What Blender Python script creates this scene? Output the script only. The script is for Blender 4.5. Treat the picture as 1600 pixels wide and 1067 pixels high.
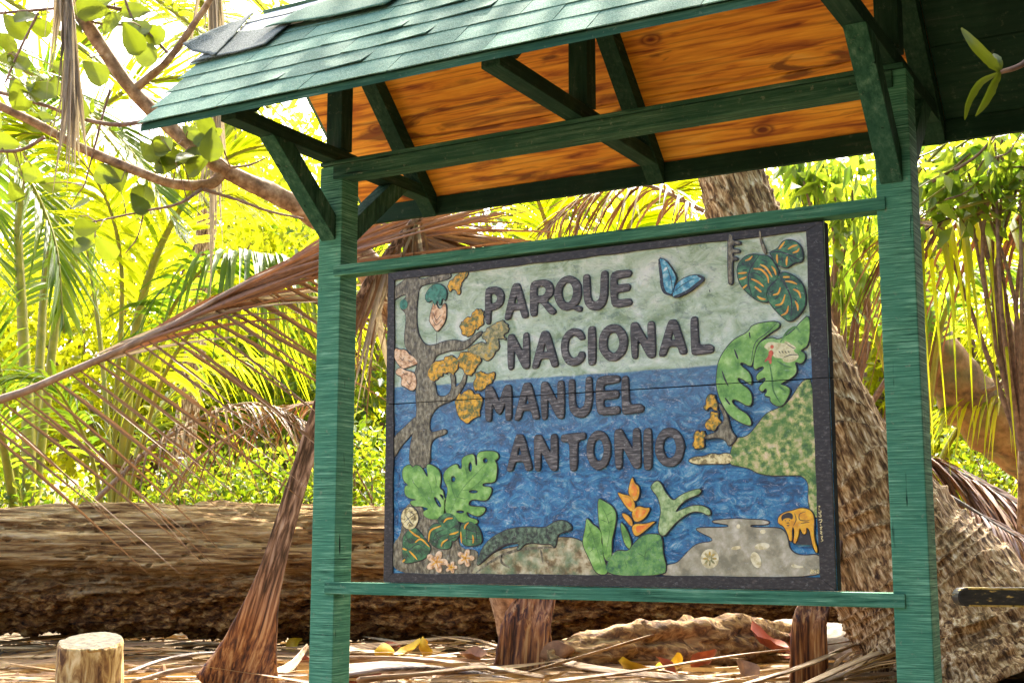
import bpy, bmesh, math, random
import numpy as np
from mathutils import Vector, Matrix, noise
from math import sin, cos, pi, radians

for o in list(bpy.data.objects): bpy.data.objects.remove(o, do_unlink=True)
scene = bpy.context.scene
col = scene.collection
RNG = random.Random(7)

# ------------------------------------------------------------------ camera, sky, sun, exposure
CAM = Vector((2.5787, -3.3076, 0.1262)); YAW, PITCH, ROLL, FPX = -0.51181, 0.15143, 0.00062, 2040.456
_f = Vector((sin(YAW)*cos(PITCH), cos(YAW)*cos(PITCH), sin(PITCH)))
_r0 = Vector((cos(YAW), -sin(YAW), 0)); _u0 = _r0.cross(_f)
_r = cos(ROLL)*_r0 + sin(ROLL)*_u0; _u = -sin(ROLL)*_r0 + cos(ROLL)*_u0
cd = bpy.data.cameras.new('camera'); cam = bpy.data.objects.new('camera', cd); col.objects.link(cam)
cd.sensor_width = 36; cd.lens = FPX/1600*36; cd.clip_end = 400; cd.clip_start = 0.05
cam.matrix_world = Matrix(((_r.x, _u.x, -_f.x, CAM.x), (_r.y, _u.y, -_f.y, CAM.y), (_r.z, _u.z, -_f.z, CAM.z), (0, 0, 0, 1)))
scene.camera = cam

SUN_EL, SUN_AZ = 50, -16          # the sun stands behind the trees; azimuth measured from +Y towards +X
world = bpy.data.worlds.new('World'); scene.world = world; world.use_nodes = True
wn = world.node_tree.nodes; wl = world.node_tree.links
sky = wn.new('ShaderNodeTexSky'); sky.sky_type = 'NISHITA'; sky.sun_disc = False
sky.sun_elevation = radians(SUN_EL); sky.sun_rotation = radians(SUN_AZ)
sky.air_density = 0.8; sky.dust_density = 7.0; sky.ozone_density = 0.4
wl.new(sky.outputs[0], wn['Background'].inputs[0]); wn['Background'].inputs[1].default_value = 0.15
sd = bpy.data.lights.new('sun', 'SUN'); sd.energy = 2.4; sd.angle = radians(0.6); sd.color = (1.0, 0.93, 0.80)
sun = bpy.data.objects.new('sun', sd); col.objects.link(sun); sun.location = (0, 0, 20)
_sd = Vector((sin(radians(SUN_AZ))*cos(radians(SUN_EL)), cos(radians(SUN_AZ))*cos(radians(SUN_EL)), sin(radians(SUN_EL))))
sun.rotation_euler = _sd.to_track_quat('Z', 'Y').to_euler()
vs = scene.view_settings
vs.view_transform = 'Standard'; vs.look = 'None'; vs.gamma = 1; vs.use_curve_mapping = False
vs.exposure = 2.85
scene.render.engine = 'CYCLES'
try:
    scene.cycles.max_bounces = 8; scene.cycles.transmission_bounces = 6; scene.cycles.diffuse_bounces = 5
    scene.cycles.sample_clamp_indirect = 6
except Exception: pass

def ray(px, py): return _f + _r*((px-800)/FPX) + _u*((533.5-py)/FPX)
def at(px, py, D): return CAM + ray(px, py)*D               # a point of the place seen at (px, py), D metres along the view
def onY(px, py, Y):
    d = ray(px, py); return CAM + d*((Y-CAM.y)/d.y)
def onZ(px, py, Z):
    d = ray(px, py); return CAM + d*((Z-CAM.z)/d.z)
GZ = -0.58                                                   # ground level at the sign; z = 0 is the top of the lower rail

# ------------------------------------------------------------------ helpers
def tag(o, label=None, cat=None, group=None, kind=None):
    if label: o['label'] = label
    if cat: o['category'] = cat
    if group: o['group'] = group
    if kind: o['kind'] = kind
    return o
def thing(name, loc, label, cat, group=None):
    o = bpy.data.objects.new(name, None); col.objects.link(o); o.location = loc; o.empty_display_size = .1
    return tag(o, label, cat, group)
def put(o, parent):
    if parent is not None:
        o.parent = parent
        o.matrix_parent_inverse = Matrix.Translation(-base_of(parent))
    return o
def base_of(p):
    v = Vector(p.location)
    return v if p.parent is None else Vector((0, 0, 0))      # parts sit at the world origin, things at their base
def link_mesh(name, me, mat, parent=None, smooth=False):
    o = bpy.data.objects.new(name, me); col.objects.link(o)
    if mat is not None and not me.materials: me.materials.append(mat)
    if smooth: me.shade_smooth()
    return put(o, parent)
def mesh_pd(name, vs_, fs, mat, parent=None, smooth=False):
    me = bpy.data.meshes.new(name); me.from_pydata([tuple(v) for v in vs_], [], fs); me.update()
    return link_mesh(name, me, mat, parent, smooth)
def mesh_np(name, V, Q, mat, parent=None, smooth=False):
    V = np.asarray(V, np.float32).reshape(-1, 3); Q = np.asarray(Q, np.int32); k = Q.shape[1]
    me = bpy.data.meshes.new(name); me.vertices.add(len(V)); me.vertices.foreach_set('co', V.ravel())
    me.loops.add(Q.size); me.loops.foreach_set('vertex_index', Q.ravel())
    me.polygons.add(len(Q)); me.polygons.foreach_set('loop_start', np.arange(0, Q.size, k, dtype=np.int32))
    me.update(calc_edges=True); me.validate()
    return link_mesh(name, me, mat, parent, smooth)
def prism(name, poly, axis, a, b, mat, parent, bev=.0025, jit=0):
    """polygon (two coordinates) extruded along axis 'X' ((y,z) polygon), 'Y' ((x,z)) or 'Z' ((x,y))"""
    bm = bmesh.new()
    def P(q, t): return {'X': (t, q[0], q[1]), 'Y': (q[0], t, q[1]), 'Z': (q[0], q[1], t)}[axis]
    A = [bm.verts.new(P(q, a)) for q in poly]; B = [bm.verts.new(P(q, b)) for q in poly]; n = len(poly)
    bm.faces.new(A); bm.faces.new(B[::-1])
    for i in range(n): bm.faces.new((A[i], B[i], B[(i+1) % n], A[(i+1) % n]))
    bmesh.ops.recalc_face_normals(bm, faces=bm.faces)
    if bev: bmesh.ops.bevel(bm, geom=bm.edges[:], offset=bev, segments=2, profile=.6, affect='EDGES')
    me = bpy.data.meshes.new(name); bm.to_mesh(me); bm.free()
    return link_mesh(name, me, mat, parent)
def box(name, x0, x1, y0, y1, z0, z1, mat, parent, bev=.0025):
    return prism(name, [(y0, z0), (y1, z0), (y1, z1), (y0, z1)], 'X', x0, x1, mat, parent, bev)
def catmull(pts, n):
    pts = [Vector(p) for p in pts]; P = [pts[0]*2-pts[1]] + pts + [pts[-1]*2-pts[-2]]; out = []
    m = len(pts)-1
    for i in range(n+1):
        t = i/n*m; k = min(int(t), m-1); t -= k; a, b, c, d = P[k:k+4]
        out.append(.5*((2*b)+(c-a)*t+(2*a-5*b+4*c-d)*t*t+(3*b-a-3*c+d)*t**3))
    return out
def tube_geo(path, rad, sides=8, wob=0, seed=0, cap=True, V=None, F=None):
    V = [] if V is None else V; F = [] if F is None else F; off = len(V)
    n = len(path); prev = None
    for i, p in enumerate(path):
        t = (path[min(i+1, n-1)]-path[max(i-1, 0)]).normalized()
        if prev is None: a = t.orthogonal().normalized()
        else:
            a = (prev - t*prev.dot(t)); a = a.normalized() if a.length > 1e-6 else t.orthogonal().normalized()
        prev = a; b = t.cross(a); r = rad(i/(n-1)) if callable(rad) else rad
        for s in range(sides):
            w = 2*pi*s/sides; rr = r
            if wob: rr *= 1+wob*noise.noise(Vector((cos(w)*1.3+seed, sin(w)*1.3, i*.35)))
            V.append(p + a*cos(w)*rr + b*sin(w)*rr)
    for i in range(n-1):
        for s in range(sides):
            s2 = (s+1) % sides; F.append((off+i*sides+s, off+i*sides+s2, off+(i+1)*sides+s2, off+(i+1)*sides+s))
    if cap:
        F.append(tuple(off+s for s in range(sides))[::-1]); F.append(tuple(off+(n-1)*sides+s for s in range(sides)))
    return V, F

# ------------------------------------------------------------------ materials
def rgb(c): return (c[0], c[1], c[2], 1)
def nodes_of(name):
    m = bpy.data.materials.new(name); m.use_nodes = True
    nt = m.node_tree; return m, nt, nt.nodes['Principled BSDF']
def noise_node(nt, scale, nscale, detail=5, rough=.6, distort=0, coord='Object'):
    tc = nt.nodes.new('ShaderNodeTexCoord'); mp = nt.nodes.new('ShaderNodeMapping'); mp.inputs['Scale'].default_value = scale
    nz = nt.nodes.new('ShaderNodeTexNoise'); nz.inputs['Scale'].default_value = nscale; nz.inputs['Detail'].default_value = detail
    nz.inputs['Roughness'].default_value = rough; nz.inputs['Distortion'].default_value = distort
    nt.links.new(tc.outputs[coord], mp.inputs[0]); nt.links.new(mp.outputs[0], nz.inputs[0])
    return nz.outputs['Fac']
def ramp(nt, fac, stops):
    r = nt.nodes.new('ShaderNodeValToRGB'); e = r.color_ramp.elements
    while len(e) > 1: e.remove(e[-1])
    e[0].position = stops[0][0]; e[0].color = rgb(stops[0][1])
    for p, c in stops[1:]: q = e.new(p); q.color = rgb(c)
    nt.links.new(fac, r.inputs[0]); return r.outputs[0]
def mixc(nt, fac, a, b, mode='MIX'):
    m = nt.nodes.new('ShaderNodeMix'); m.data_type = 'RGBA'; m.blend_type = mode
    for s, v in ((m.inputs[0], fac), (m.inputs[6], a), (m.inputs[7], b)):
        if isinstance(v, (int, float)): s.default_value = v
        elif isinstance(v, tuple): s.default_value = rgb(v)
        else: nt.links.new(v, s)
    return m.outputs[2]
def bump(nt, bsdf, h, strength, dist, prev=None):
    b = nt.nodes.new('ShaderNodeBump'); b.inputs['Strength'].default_value = strength; b.inputs['Distance'].default_value = dist
    nt.links.new(h, b.inputs['Height'])
    if prev is not None: nt.links.new(prev, b.inputs['Normal'])
    nt.links.new(b.outputs[0], bsdf.inputs['Normal']); return b.outputs[0]
def simple(name, stops, scale=(1, 1, 1), ns=8, rough=.7, bs=.3, bd=.004, detail=6, distort=0, big=None, spec=.4, fine=None):
    """noise through a ramp; big = (scale, colour, amount) adds broad blotches; fine = (scale vec, nscale, strength, dist) adds fine relief"""
    m, nt, b = nodes_of(name)
    f = noise_node(nt, scale, ns, detail, .62, distort); c = ramp(nt, f, stops)
    if big:
        g = ramp(nt, noise_node(nt, (1, 1, 1), big[0], 3), [(.42, (0, 0, 0)), (.66, (big[2],)*3)])
        c = mixc(nt, g, c, big[1])
    nt.links.new(c, b.inputs['Base Color']); b.inputs['Roughness'].default_value = rough
    b.inputs['Specular IOR Level'].default_value = spec
    pr = bump(nt, b, f, bs, bd) if bs else None
    if fine: bump(nt, b, noise_node(nt, fine[0], fine[1], 4), fine[2], fine[3], pr)
    return m
def green_wood(name, scale, ns, wear_shade=1.0, spk=.5, crack=None):
    """green paint on sawn timber: fine saw marks, blotches, worn specks, drying cracks along the piece"""
    m, nt, b = nodes_of(name)
    f = noise_node(nt, scale, ns, 8, .72)
    def k(c, u): return tuple(x*(1+(wear_shade-1)*u) for x in c)
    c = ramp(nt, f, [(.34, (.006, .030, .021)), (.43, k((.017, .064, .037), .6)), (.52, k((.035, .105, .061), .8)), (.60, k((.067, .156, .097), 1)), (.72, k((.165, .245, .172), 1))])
    g = ramp(nt, noise_node(nt, (1, 1, 1), 5.5, 6), [(.40, (.0,)*3), (.60, (.62,)*3)])
    c = mixc(nt, g, c, tuple(x*wear_shade for x in (.017, .072, .044)))
    w = ramp(nt, noise_node(nt, (1, 1, 1), 46, 6, .7), [(.60, (0,)*3), (.70, (spk,)*3)])        # worn specks
    c = mixc(nt, w, c, (.22, .25, .17))
    nt.links.new(c, b.inputs['Base Color']); b.inputs['Roughness'].default_value = .8; b.inputs['Specular IOR Level'].default_value = .12
    p = bump(nt, b, f, .22, .0012)
    if crack:
        cn = noise_node(nt, crack, 1.0, 3, .5); cr = ramp(nt, cn, [(.27, (1,)*3), (.31, (0,)*3)])
        c2 = mixc(nt, cr, c, (.004, .02, .013)); nt.links.new(c2, b.inputs['Base Color'])
        bump(nt, b, ramp(nt, cn, [(.25, (0,)*3), (.32, (1,)*3)]), .6, .004, p)
    return m
M = {}
M['post_paint'] = green_wood('post_paint', (5, 5, 190), 1.2, 2.75, .6, (48, 48, 5))          # weathered, bleached
M['rail_paint'] = green_wood('rail_paint', (5, 110, 130), 1.0, 2.2, .5, (4, 60, 60))
M['beam_paint'] = green_wood('beam_paint', (5, 90, 130), 1.0, .9, .5, (3, 50, 60))
M['tie_shaded_paint'] = green_wood('tie_shaded_paint', (90, 5, 90), 1.0, .42, .25)           # darker copy of the same green, shade under the roof painted in
M['king_shaded_paint'] = green_wood('king_shaded_paint', (60, 60, 6), 1.0, .42, .25)  # same darkened green, roof shade put into the colour
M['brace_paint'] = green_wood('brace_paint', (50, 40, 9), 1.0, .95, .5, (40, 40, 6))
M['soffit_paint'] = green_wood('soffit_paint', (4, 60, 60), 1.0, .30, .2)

def orange_wood():
    m, nt, b = nodes_of('stained_pine')
    tc = nt.nodes.new('ShaderNodeTexCoord'); oi = nt.nodes.new('ShaderNodeObjectInfo')
    off = nt.nodes.new('ShaderNodeVectorMath'); off.operation = 'MULTIPLY_ADD'; off.inputs[1].default_value = (7.3, 3.1, 5.7)
    cmb = nt.nodes.new('ShaderNodeCombineXYZ')
    for i in range(3): nt.links.new(oi.outputs['Random'], cmb.inputs[i])
    nt.links.new(cmb.outputs[0], off.inputs[0]); nt.links.new(tc.outputs['Object'], off.inputs[2])
    def nz(scale, s, d=5, dist=0):
        mp = nt.nodes.new('ShaderNodeMapping'); mp.inputs['Scale'].default_value = scale; n = nt.nodes.new('ShaderNodeTexNoise')
        n.inputs['Scale'].default_value = s; n.inputs['Detail'].default_value = d; n.inputs['Distortion'].default_value = dist
        nt.links.new(off.outputs[0], mp.inputs[0]); nt.links.new(mp.outputs[0], n.inputs[0]); return n.outputs['Fac']
    grain = nz((1.3, 13, 13), 3.2, 6, .5); fine = nz((3, 60, 60), 3, 3)
    c = ramp(nt, grain, [(.30, (.20, .045, .006)), (.40, (.52, .17, .012)), (.47, (.74, .30, .020)), (.60, (.86, .40, .032)), (.72, (.90, .48, .07))])
    st = ramp(nt, nz((1.0, 5, 5), 2.6, 6, 1.2), [(.55, (0,)*3), (.63, (.85,)*3)])
    c = mixc(nt, st, c, (.10, .028, .006))
    wv = nt.nodes.new('ShaderNodeTexWave'); wv.wave_type = 'BANDS'; wv.bands_direction = 'Y'
    mw = nt.nodes.new('ShaderNodeMapping'); mw.inputs['Scale'].default_value = (.55, 9, 9); nt.links.new(off.outputs[0], mw.inputs[0]); nt.links.new(mw.outputs[0], wv.inputs[0])
    wv.inputs['Scale'].default_value = 1.6; wv.inputs['Distortion'].default_value = 14; wv.inputs['Detail'].default_value = 4; wv.inputs['Detail Scale'].default_value = .8
    c = mixc(nt, ramp(nt, wv.outputs['Fac'], [(.0, (.5,)*3), (.12, (.2,)*3), (.26, (0,)*3)]), c, (.26, .065, .008))
    vo = nt.nodes.new('ShaderNodeTexVoronoi'); mp = nt.nodes.new('ShaderNodeMapping'); mp.inputs['Scale'].default_value = (3.6, 6.5, 6.5)
    nt.links.new(off.outputs[0], mp.inputs[0]); nt.links.new(mp.outputs[0], vo.inputs[0]); vo.inputs['Scale'].default_value = 1.0
    kn = ramp(nt, vo.outputs['Distance'], [(.07, (1, 1, 1)), (.10, (.30,)*3), (.125, (.8,)*3), (.17, (.1,)*3), (.20, (0, 0, 0))])
    c = mixc(nt, kn, c, (.13, .022, .005))
    c = mixc(nt, ramp(nt, fine, [(.4, (.0,)*3), (.7, (.25,)*3)]), c, (.34, .10, .01))
    nt.links.new(c, b.inputs['Base Color']); b.inputs['Roughness'].default_value = .5; b.inputs['Specular IOR Level'].default_value = .3
    bump(nt, b, grain, .3, .002)
    return m
M['orange'] = orange_wood()
def shingle_mat():
    m, nt, b = nodes_of('green_shingle')
    oi = nt.nodes.new('ShaderNodeObjectInfo')
    f = noise_node(nt, (1, 1, 1), 240, 3, .85); g = noise_node(nt, (1, 1, 1), 7, 5)
    c = ramp(nt, f, [(.36, (.011, .046, .026)), (.45, (.040, .125, .074)), (.53, (.076, .186, .116)), (.64, (.25, .36, .27))])
    d = ramp(nt, g, [(.35, (.03, .11, .07)), (.62, (.16, .31, .22))]); c = mixc(nt, .25, c, d)
    d2 = ramp(nt, oi.outputs['Random'], [(0, (.78, .80, .78)), (1, (1.1, 1.1, 1.08))]); c = mixc(nt, 1.0, c, d2, 'MULTIPLY')
    nt.links.new(c, b.inputs['Base Color']); b.inputs['Roughness'].default_value = .9
    bump(nt, b, f, .6, .0015); return m
M['shingle'] = shingle_mat()
M['felt'] = simple('bitumen_felt', [(.36, (.03, .042, .036)), (.48, (.085, .105, .09)), (.6, (.17, .20, .175))], ns=240, rough=.9, bs=.5, bd=.001, detail=2)
M['flashing'] = simple('white_flashing', [(.3, (.66, .67, .66)), (.7, (.82, .83, .82))], ns=6, rough=.3, bs=.05)

def paint(name, stops, ns=40, rough=.36, bs=.35, bd=.002, scale=(1, 1, 1), distort=.15, big=None, detail=7, fleck=.30, fc=(.62, .64, .60)):
    """hand painted, varnished wood: brushed colour steps, pale worn flecks, uneven gloss"""
    stops = [(.5+(p-.5)*.60, c) for p, c in stops]
    m = simple('paint_'+name, stops, scale, ns, rough, bs, bd, detail, distort, big, .45, ((1, 1, 1), 150, .35, .0014))
    nt = m.node_tree; b = nt.nodes['Principled BSDF']; src = b.inputs['Base Color'].links[0].from_socket
    w = ramp(nt, noise_node(nt, (1, 1, 1.8), 70, 8, .75, .4), [(.575, (0,)*3), (.66, (fleck,)*3)])
    nt.links.new(mixc(nt, w, src, fc), b.inputs['Base Color']); return m
M['black'] = paint('black', [(.25, (.006, .0055, .0045)), (.5, (.014, .0125, .0105)), (.66, (.034, .030, .026)), (.80, (.085, .076, .068))], ns=60, scale=(1, 1, 2.5), rough=.5, fleck=.18)
M['letter'] = paint('letter', [(.22, (.012, .011, .010)), (.42, (.043, .040, .036)), (.58, (.10, .094, .085)), (.76, (.28, .265, .24))], ns=22, scale=(1.2, 1, 9), rough=.45, bs=.7, fleck=.45)
M['line'] = paint('line', [(.3, (.006, .007, .010)), (.7, (.02, .02, .025))])
M['bark'] = paint('bark', [(.28, (.055, .045, .022)), (.45, (.13, .115, .06)), (.6, (.22, .20, .115)), (.75, (.34, .32, .21))], ns=55, scale=(2.2, 1, 1), bs=.7)
M['yellow'] = paint('yellow', [(.33, (.10, .13, .02)), (.44, (.33, .22, .01)), (.56, (.66, .34, .005)), (.72, (.78, .46, .02))], ns=75, bs=.7)
M['olive'] = paint('olive', [(.33, (.14, .15, .05)), (.48, (.28, .27, .10)), (.58, (.42, .36, .14)), (.70, (.55, .36, .03))], ns=85, bs=.7)
M['peach'] = paint('peach', [(.35, (.40, .20, .08)), (.5, (.72, .48, .25)), (.7, (.82, .63, .40))], ns=70)
M['cream'] = paint('cream', [(.38, (.22, .17, .05)), (.5, (.66, .57, .24)), (.7, (.80, .74, .42))], ns=90)
M['lime'] = paint('lime', [(.28, (.06, .20, .025)), (.45, (.16, .38, .055)), (.6, (.27, .52, .11)), (.78, (.44, .66, .24))], ns=24, big=(22, (.10, .30, .05), .6))
M['leaf_green'] = paint('leaf_green', [(.3, (.03, .12, .02)), (.5, (.07, .21, .035)), (.72, (.13, .31, .07))], ns=40)
M['pale_leaf'] = paint('pale_leaf', [(.3, (.13, .25, .07)), (.5, (.30, .44, .16)), (.72, (.48, .60, .30))], ns=60)
M['teal_tuft'] = paint('teal_tuft', [(.3, (.02, .12, .07)), (.6, (.05, .25, .16))], ns=70)
M['stripe_leaf'] = paint('stripe_leaf', [(.3, (.008, .04, .014)), (.45, (.02, .105, .035)), (.62, (.04, .19, .06)), (.75, (.10, .26, .10))], ns=34)
M['orange_line'] = paint('orange_line', [(.3, (.62, .25, .005)), (.6, (.82, .42, .012)), (.8, (.85, .55, .06))], ns=50)
M['mound'] = paint('mound', [(.30, (.13, .085, .025)), (.45, (.30, .23, .10)), (.58, (.50, .43, .24)), (.74, (.64, .58, .36))], ns=34, big=(26, (.10, .22, .10), .7), bs=.7)
M['sand'] = paint('sand', [(.30, (.21, .20, .12)), (.48, (.34, .32, .20)), (.62, (.45, .42, .29)), (.78, (.62, .60, .46))], ns=22, bs=.5, bd=.003)
M['iguana'] = paint('iguana', [(.34, (.012, .022, .014)), (.46, (.045, .085, .045)), (.60, (.085, .155, .085)), (.75, (.17, .26, .15))], ns=85, bs=.7)
M['flower'] = paint('flower', [(.35, (.78, .17, .01)), (.5, (.84, .27, .02)), (.66, (.86, .45, .03))], ns=34)
M['hill'] = paint('hill', [(.22, (.02, .085, .015)), (.38, (.09, .20, .03)), (.50, (.26, .36, .08)), (.62, (.58, .52, .20)), (.78, (.74, .60, .36))], ns=55, bs=.9, big=(18, (.06, .20, .02), .75), distort=0)
M['foliage_paint'] = paint('foliage_paint', [(.3, (.02, .12, .05)), (.45, (.09, .28, .05)), (.6, (.22, .46, .08)), (.75, (.36, .58, .16))], ns=30, big=(30, (.02, .16, .09), .6))
M['frog'] = paint('frog', [(.35, (.50, .48, .22)), (.6, (.74, .72, .42))], ns=60)
M['shell'] = paint('shell', [(.3, (.48, .42, .20)), (.5, (.72, .66, .38)), (.7, (.82, .78, .54))], ns=60, fleck=.1)
M['board_side'] = simple('board_side', [(.3, (.008, .008, .008)), (.7, (.03, .028, .026))], ns=30, rough=.95, bs=.3, spec=.02)
M['red'] = paint('red', [(.35, (.42, .05, .02)), (.6, (.62, .12, .04))], ns=60)
M['monkey'] = paint('monkey', [(.33, (.66, .28, .004)), (.55, (.82, .42, .006)), (.75, (.86, .54, .03))], ns=45)
M['butterfly'] = paint('butterfly', [(.33, (.02, .16, .28)), (.5, (.06, .33, .44)), (.68, (.32, .56, .60)), (.8, (.7, .76, .74))], ns=60)
M['water_paint'] = paint('water_paint', [(.33, (.01, .08, .20)), (.6, (.03, .18, .34))], ns=40)

def board_field():
    """pale green sky above a level horizon, blue sea below it: both are paint on the carved ground of the planks"""
    m, nt, b = nodes_of('paint_sky_and_sea')
    tc = nt.nodes.new('ShaderNodeTexCoord'); sp = nt.nodes.new('ShaderNodeSeparateXYZ'); nt.links.new(tc.outputs['Object'], sp.inputs[0])
    wob = noise_node(nt, (1, 1, 1), 9, 3); ma = nt.nodes.new('ShaderNodeMath'); ma.operation = 'MULTIPLY_ADD'
    ma.inputs[1].default_value = .012; nt.links.new(wob, ma.inputs[0]); nt.links.new(sp.outputs[2], ma.inputs[2])
    st = nt.nodes.new('ShaderNodeMapRange'); st.inputs['From Min'].default_value = HORIZON+.004; st.inputs['From Max'].default_value = HORIZON+.009
    nt.links.new(ma.outputs[0], st.inputs[0])
    f = noise_node(nt, (1, 1, 1.4), 11, 8, .68, .9)
    skyc = ramp(nt, f, [(.34, (.22, .33, .18)), (.44, (.38, .52, .34)), (.53, (.50, .64, .48)), (.62, (.64, .74, .62)), (.72, (.78, .83, .76))])
    w = noise_node(nt, (1, 1, 1.5), 15, 9, .72, 1.8)
    sea = ramp(nt, w, [(.34, (.003, .028, .080)), (.43, (.007, .090, .21)), (.51, (.014, .170, .36)), (.57, (.05, .27, .44)), (.64, (.24, .45, .54)), (.72, (.66, .76, .78))])
    up = nt.nodes.new('ShaderNodeMapRange'); up.inputs['From Min'].default_value = .33; up.inputs['From Max'].default_value = .60
    up.inputs['To Max'].default_value = .42
    nt.links.new(sp.outputs[2], up.inputs[0]); sea = mixc(nt, up.outputs[0], sea, (.16, .26, .34))
    c = mixc(nt, st.outputs[0], sea, skyc)
    b.inputs['Roughness'].default_value = .26; b.inputs['Specular IOR Level'].default_value = .55
    fl = ramp(nt, noise_node(nt, (1, 1, 2.2), 42, 9, .78, 1.2), [(.55, (0,)*3), (.66, (.55,)*3)]); c = mixc(nt, fl, c, (.70, .78, .77))
    dk = ramp(nt, noise_node(nt, (1, 1, 1.6), 24, 8, .75, 1.0), [(.36, (.45,)*3), (.46, (0,)*3)]); c = mixc(nt, dk, c, (.02, .07, .10)); nt.links.new(c, b.inputs['Base Color'])
    p1 = bump(nt, b, w, .8, .009); bump(nt, b, noise_node(nt, (1, 1, 1.5), 75, 5, .65, .8), .5, .0022, p1)
    return m
HORIZON = 0.594
M['field'] = board_field()

# ------------------------------------------------------------------ the shelter
S = 1.7955; PW = .09
sh = thing('sign_shelter', (S/2, PW/2, GZ), 'green painted timber shelter with a shingled gable roof framing the park sign', 'shelter')
for x in (0, S):
    box('post', x, x+PW, 0, PW, GZ-.75, 1.333, M['post_paint'], sh, .004)
box('beam', .056, S+.055, -.006, .060, 1.286, 1.3325, M['beam_paint'], sh, .003)
box('beam_cap', .004, S+.085, -.008, .066, 1.3345, 1.3472, M['beam_paint'], sh, .002)
box('rail', .066, S+.024, -.007, .048, .9644, .9985, M['rail_paint'], sh, .0025)
box('rail', .058, S+.030, -.007, .050, -.0354, 0, M['rail_paint'], sh, .0025)
SL = .95; YR = .045; ZB = 1.82                                # roof slope, ridge line, underside of the rafters at the ridge
def zr(Y, k=0): return ZB + k - SL*abs(Y-YR)
for i, x in enumerate((.008, .902, S+.008)):
    box('tie_beam', x, x+.058, -.49, .588, 1.3485, 1.393, M['tie_shaded_paint'], sh)
    box('king_post', x+.002, x+.064, .014, .074, 1.3945, 1.800, M['king_shaded_paint'], sh)
    prism('rafter', [(YR+.001, zr(YR)), (YR+.001, zr(YR, .080)), (.598, zr(.598, .080)), (.598, zr(.598))], 'X', x+.003, x+.062, M['tie_shaded_paint'], sh)
    prism('rafter', [(YR-.001, zr(YR)), (YR-.001, zr(YR, .080)), (-.447, zr(-.447, .080)), (-.447, 1.3945), (-.402, 1.3945)], 'X', x+.003, x+.062, M['tie_shaded_paint'], sh)
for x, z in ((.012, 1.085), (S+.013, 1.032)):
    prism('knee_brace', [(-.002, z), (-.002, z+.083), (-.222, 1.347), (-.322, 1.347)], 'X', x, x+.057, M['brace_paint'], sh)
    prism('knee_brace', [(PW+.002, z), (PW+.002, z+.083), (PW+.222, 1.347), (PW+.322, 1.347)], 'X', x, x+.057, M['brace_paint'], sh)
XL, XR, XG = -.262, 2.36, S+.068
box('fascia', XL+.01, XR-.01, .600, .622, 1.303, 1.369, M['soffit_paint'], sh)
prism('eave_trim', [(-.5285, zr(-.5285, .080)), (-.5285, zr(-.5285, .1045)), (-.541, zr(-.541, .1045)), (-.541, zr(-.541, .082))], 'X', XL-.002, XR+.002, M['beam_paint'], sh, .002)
# sheathing planks on the rafters: stained pine inside, painted green beyond the right truss
def slope_plank(x0, x1, d0, d1, back, mat):
    sg = 1 if back else -1; k = math.hypot(1, SL); out = []
    for d, h in ((d0, .0815), (d1, .0815), (d1, .107), (d0, .107)):
        Y = YR + sg*d/k; out.append((Y, zr(Y, h)))
    return prism('roof_plank', out, 'X', x0, x1, mat, sh, .0018)
LB = (.622-YR)*math.hypot(1, SL); LF = (YR+.527)*math.hypot(1, SL)
for back, L in ((True, LB), (False, LF)):
    nb = 3; e = [L*i/nb for i in range(nb+1)]
    for i in range(nb):
        a, b2 = e[i]+.0026, e[i+1]-.0026
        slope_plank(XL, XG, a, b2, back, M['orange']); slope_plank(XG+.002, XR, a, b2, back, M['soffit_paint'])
# shingles
ks = math.hypot(1, SL); UPF = Vector((0, 1/ks, SL/ks)); NF = Vector((0, -SL/ks, 1/ks))
def shingle_mesh(seed, w, h=.168, t=.0030, curl=0):
    r = random.Random(seed); nx, ny = 7, 5; V = []; F = []
    for k in range(2):
        for j in range(ny+1):
            for i in range(nx+1):
                x = (i/nx-.5)*w + (r.uniform(-.0012, .0012) if i in (0, nx) else 0); y = j/ny*h
                if j == 0: y += r.uniform(-.0012, .0012)
                z = .0012*noise.noise(Vector((x*9+seed*3.3, y*9, 1.5)))+curl*max(0, 1-j/2)*abs(i/nx-.3)*.02
                V.append((x, y, z + (t if k else 0)))
    N = (nx+1)*(ny+1)
    def q(i, j, k): return k*N + j*(nx+1)+i
    for j in range(ny):
        for i in range(nx):
            F.append((q(i, j, 1), q(i+1, j, 1), q(i+1, j+1, 1), q(i, j+1, 1))); F.append((q(i, j, 0), q(i, j+1, 0), q(i+1, j+1, 0), q(i+1, j, 0)))
    for j in range(ny): F.append((q(0, j, 0), q(0, j, 1), q(0, j+1, 1), q(0, j+1, 0))); F.append((q(nx, j, 0), q(nx, j+1, 0), q(nx, j+1, 1), q(nx, j, 1)))
    for i in range(nx): F.append((q(i, 0, 0), q(i+1, 0, 0), q(i+1, 0, 1), q(i, 0, 1))); F.append((q(i, ny, 0), q(i, ny, 1), q(i+1, ny, 1), q(i+1, ny, 0)))
    me = bpy.data.meshes.new('shingle'); me.from_pydata(V, [], F); me.update(); me.materials.append(M['shingle']); return me
SHM = [shingle_mesh(i, .2965, curl=.45 if i == 3 else 0) for i in range(4)]
rs = random.Random(3); EXPO = .112
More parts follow.
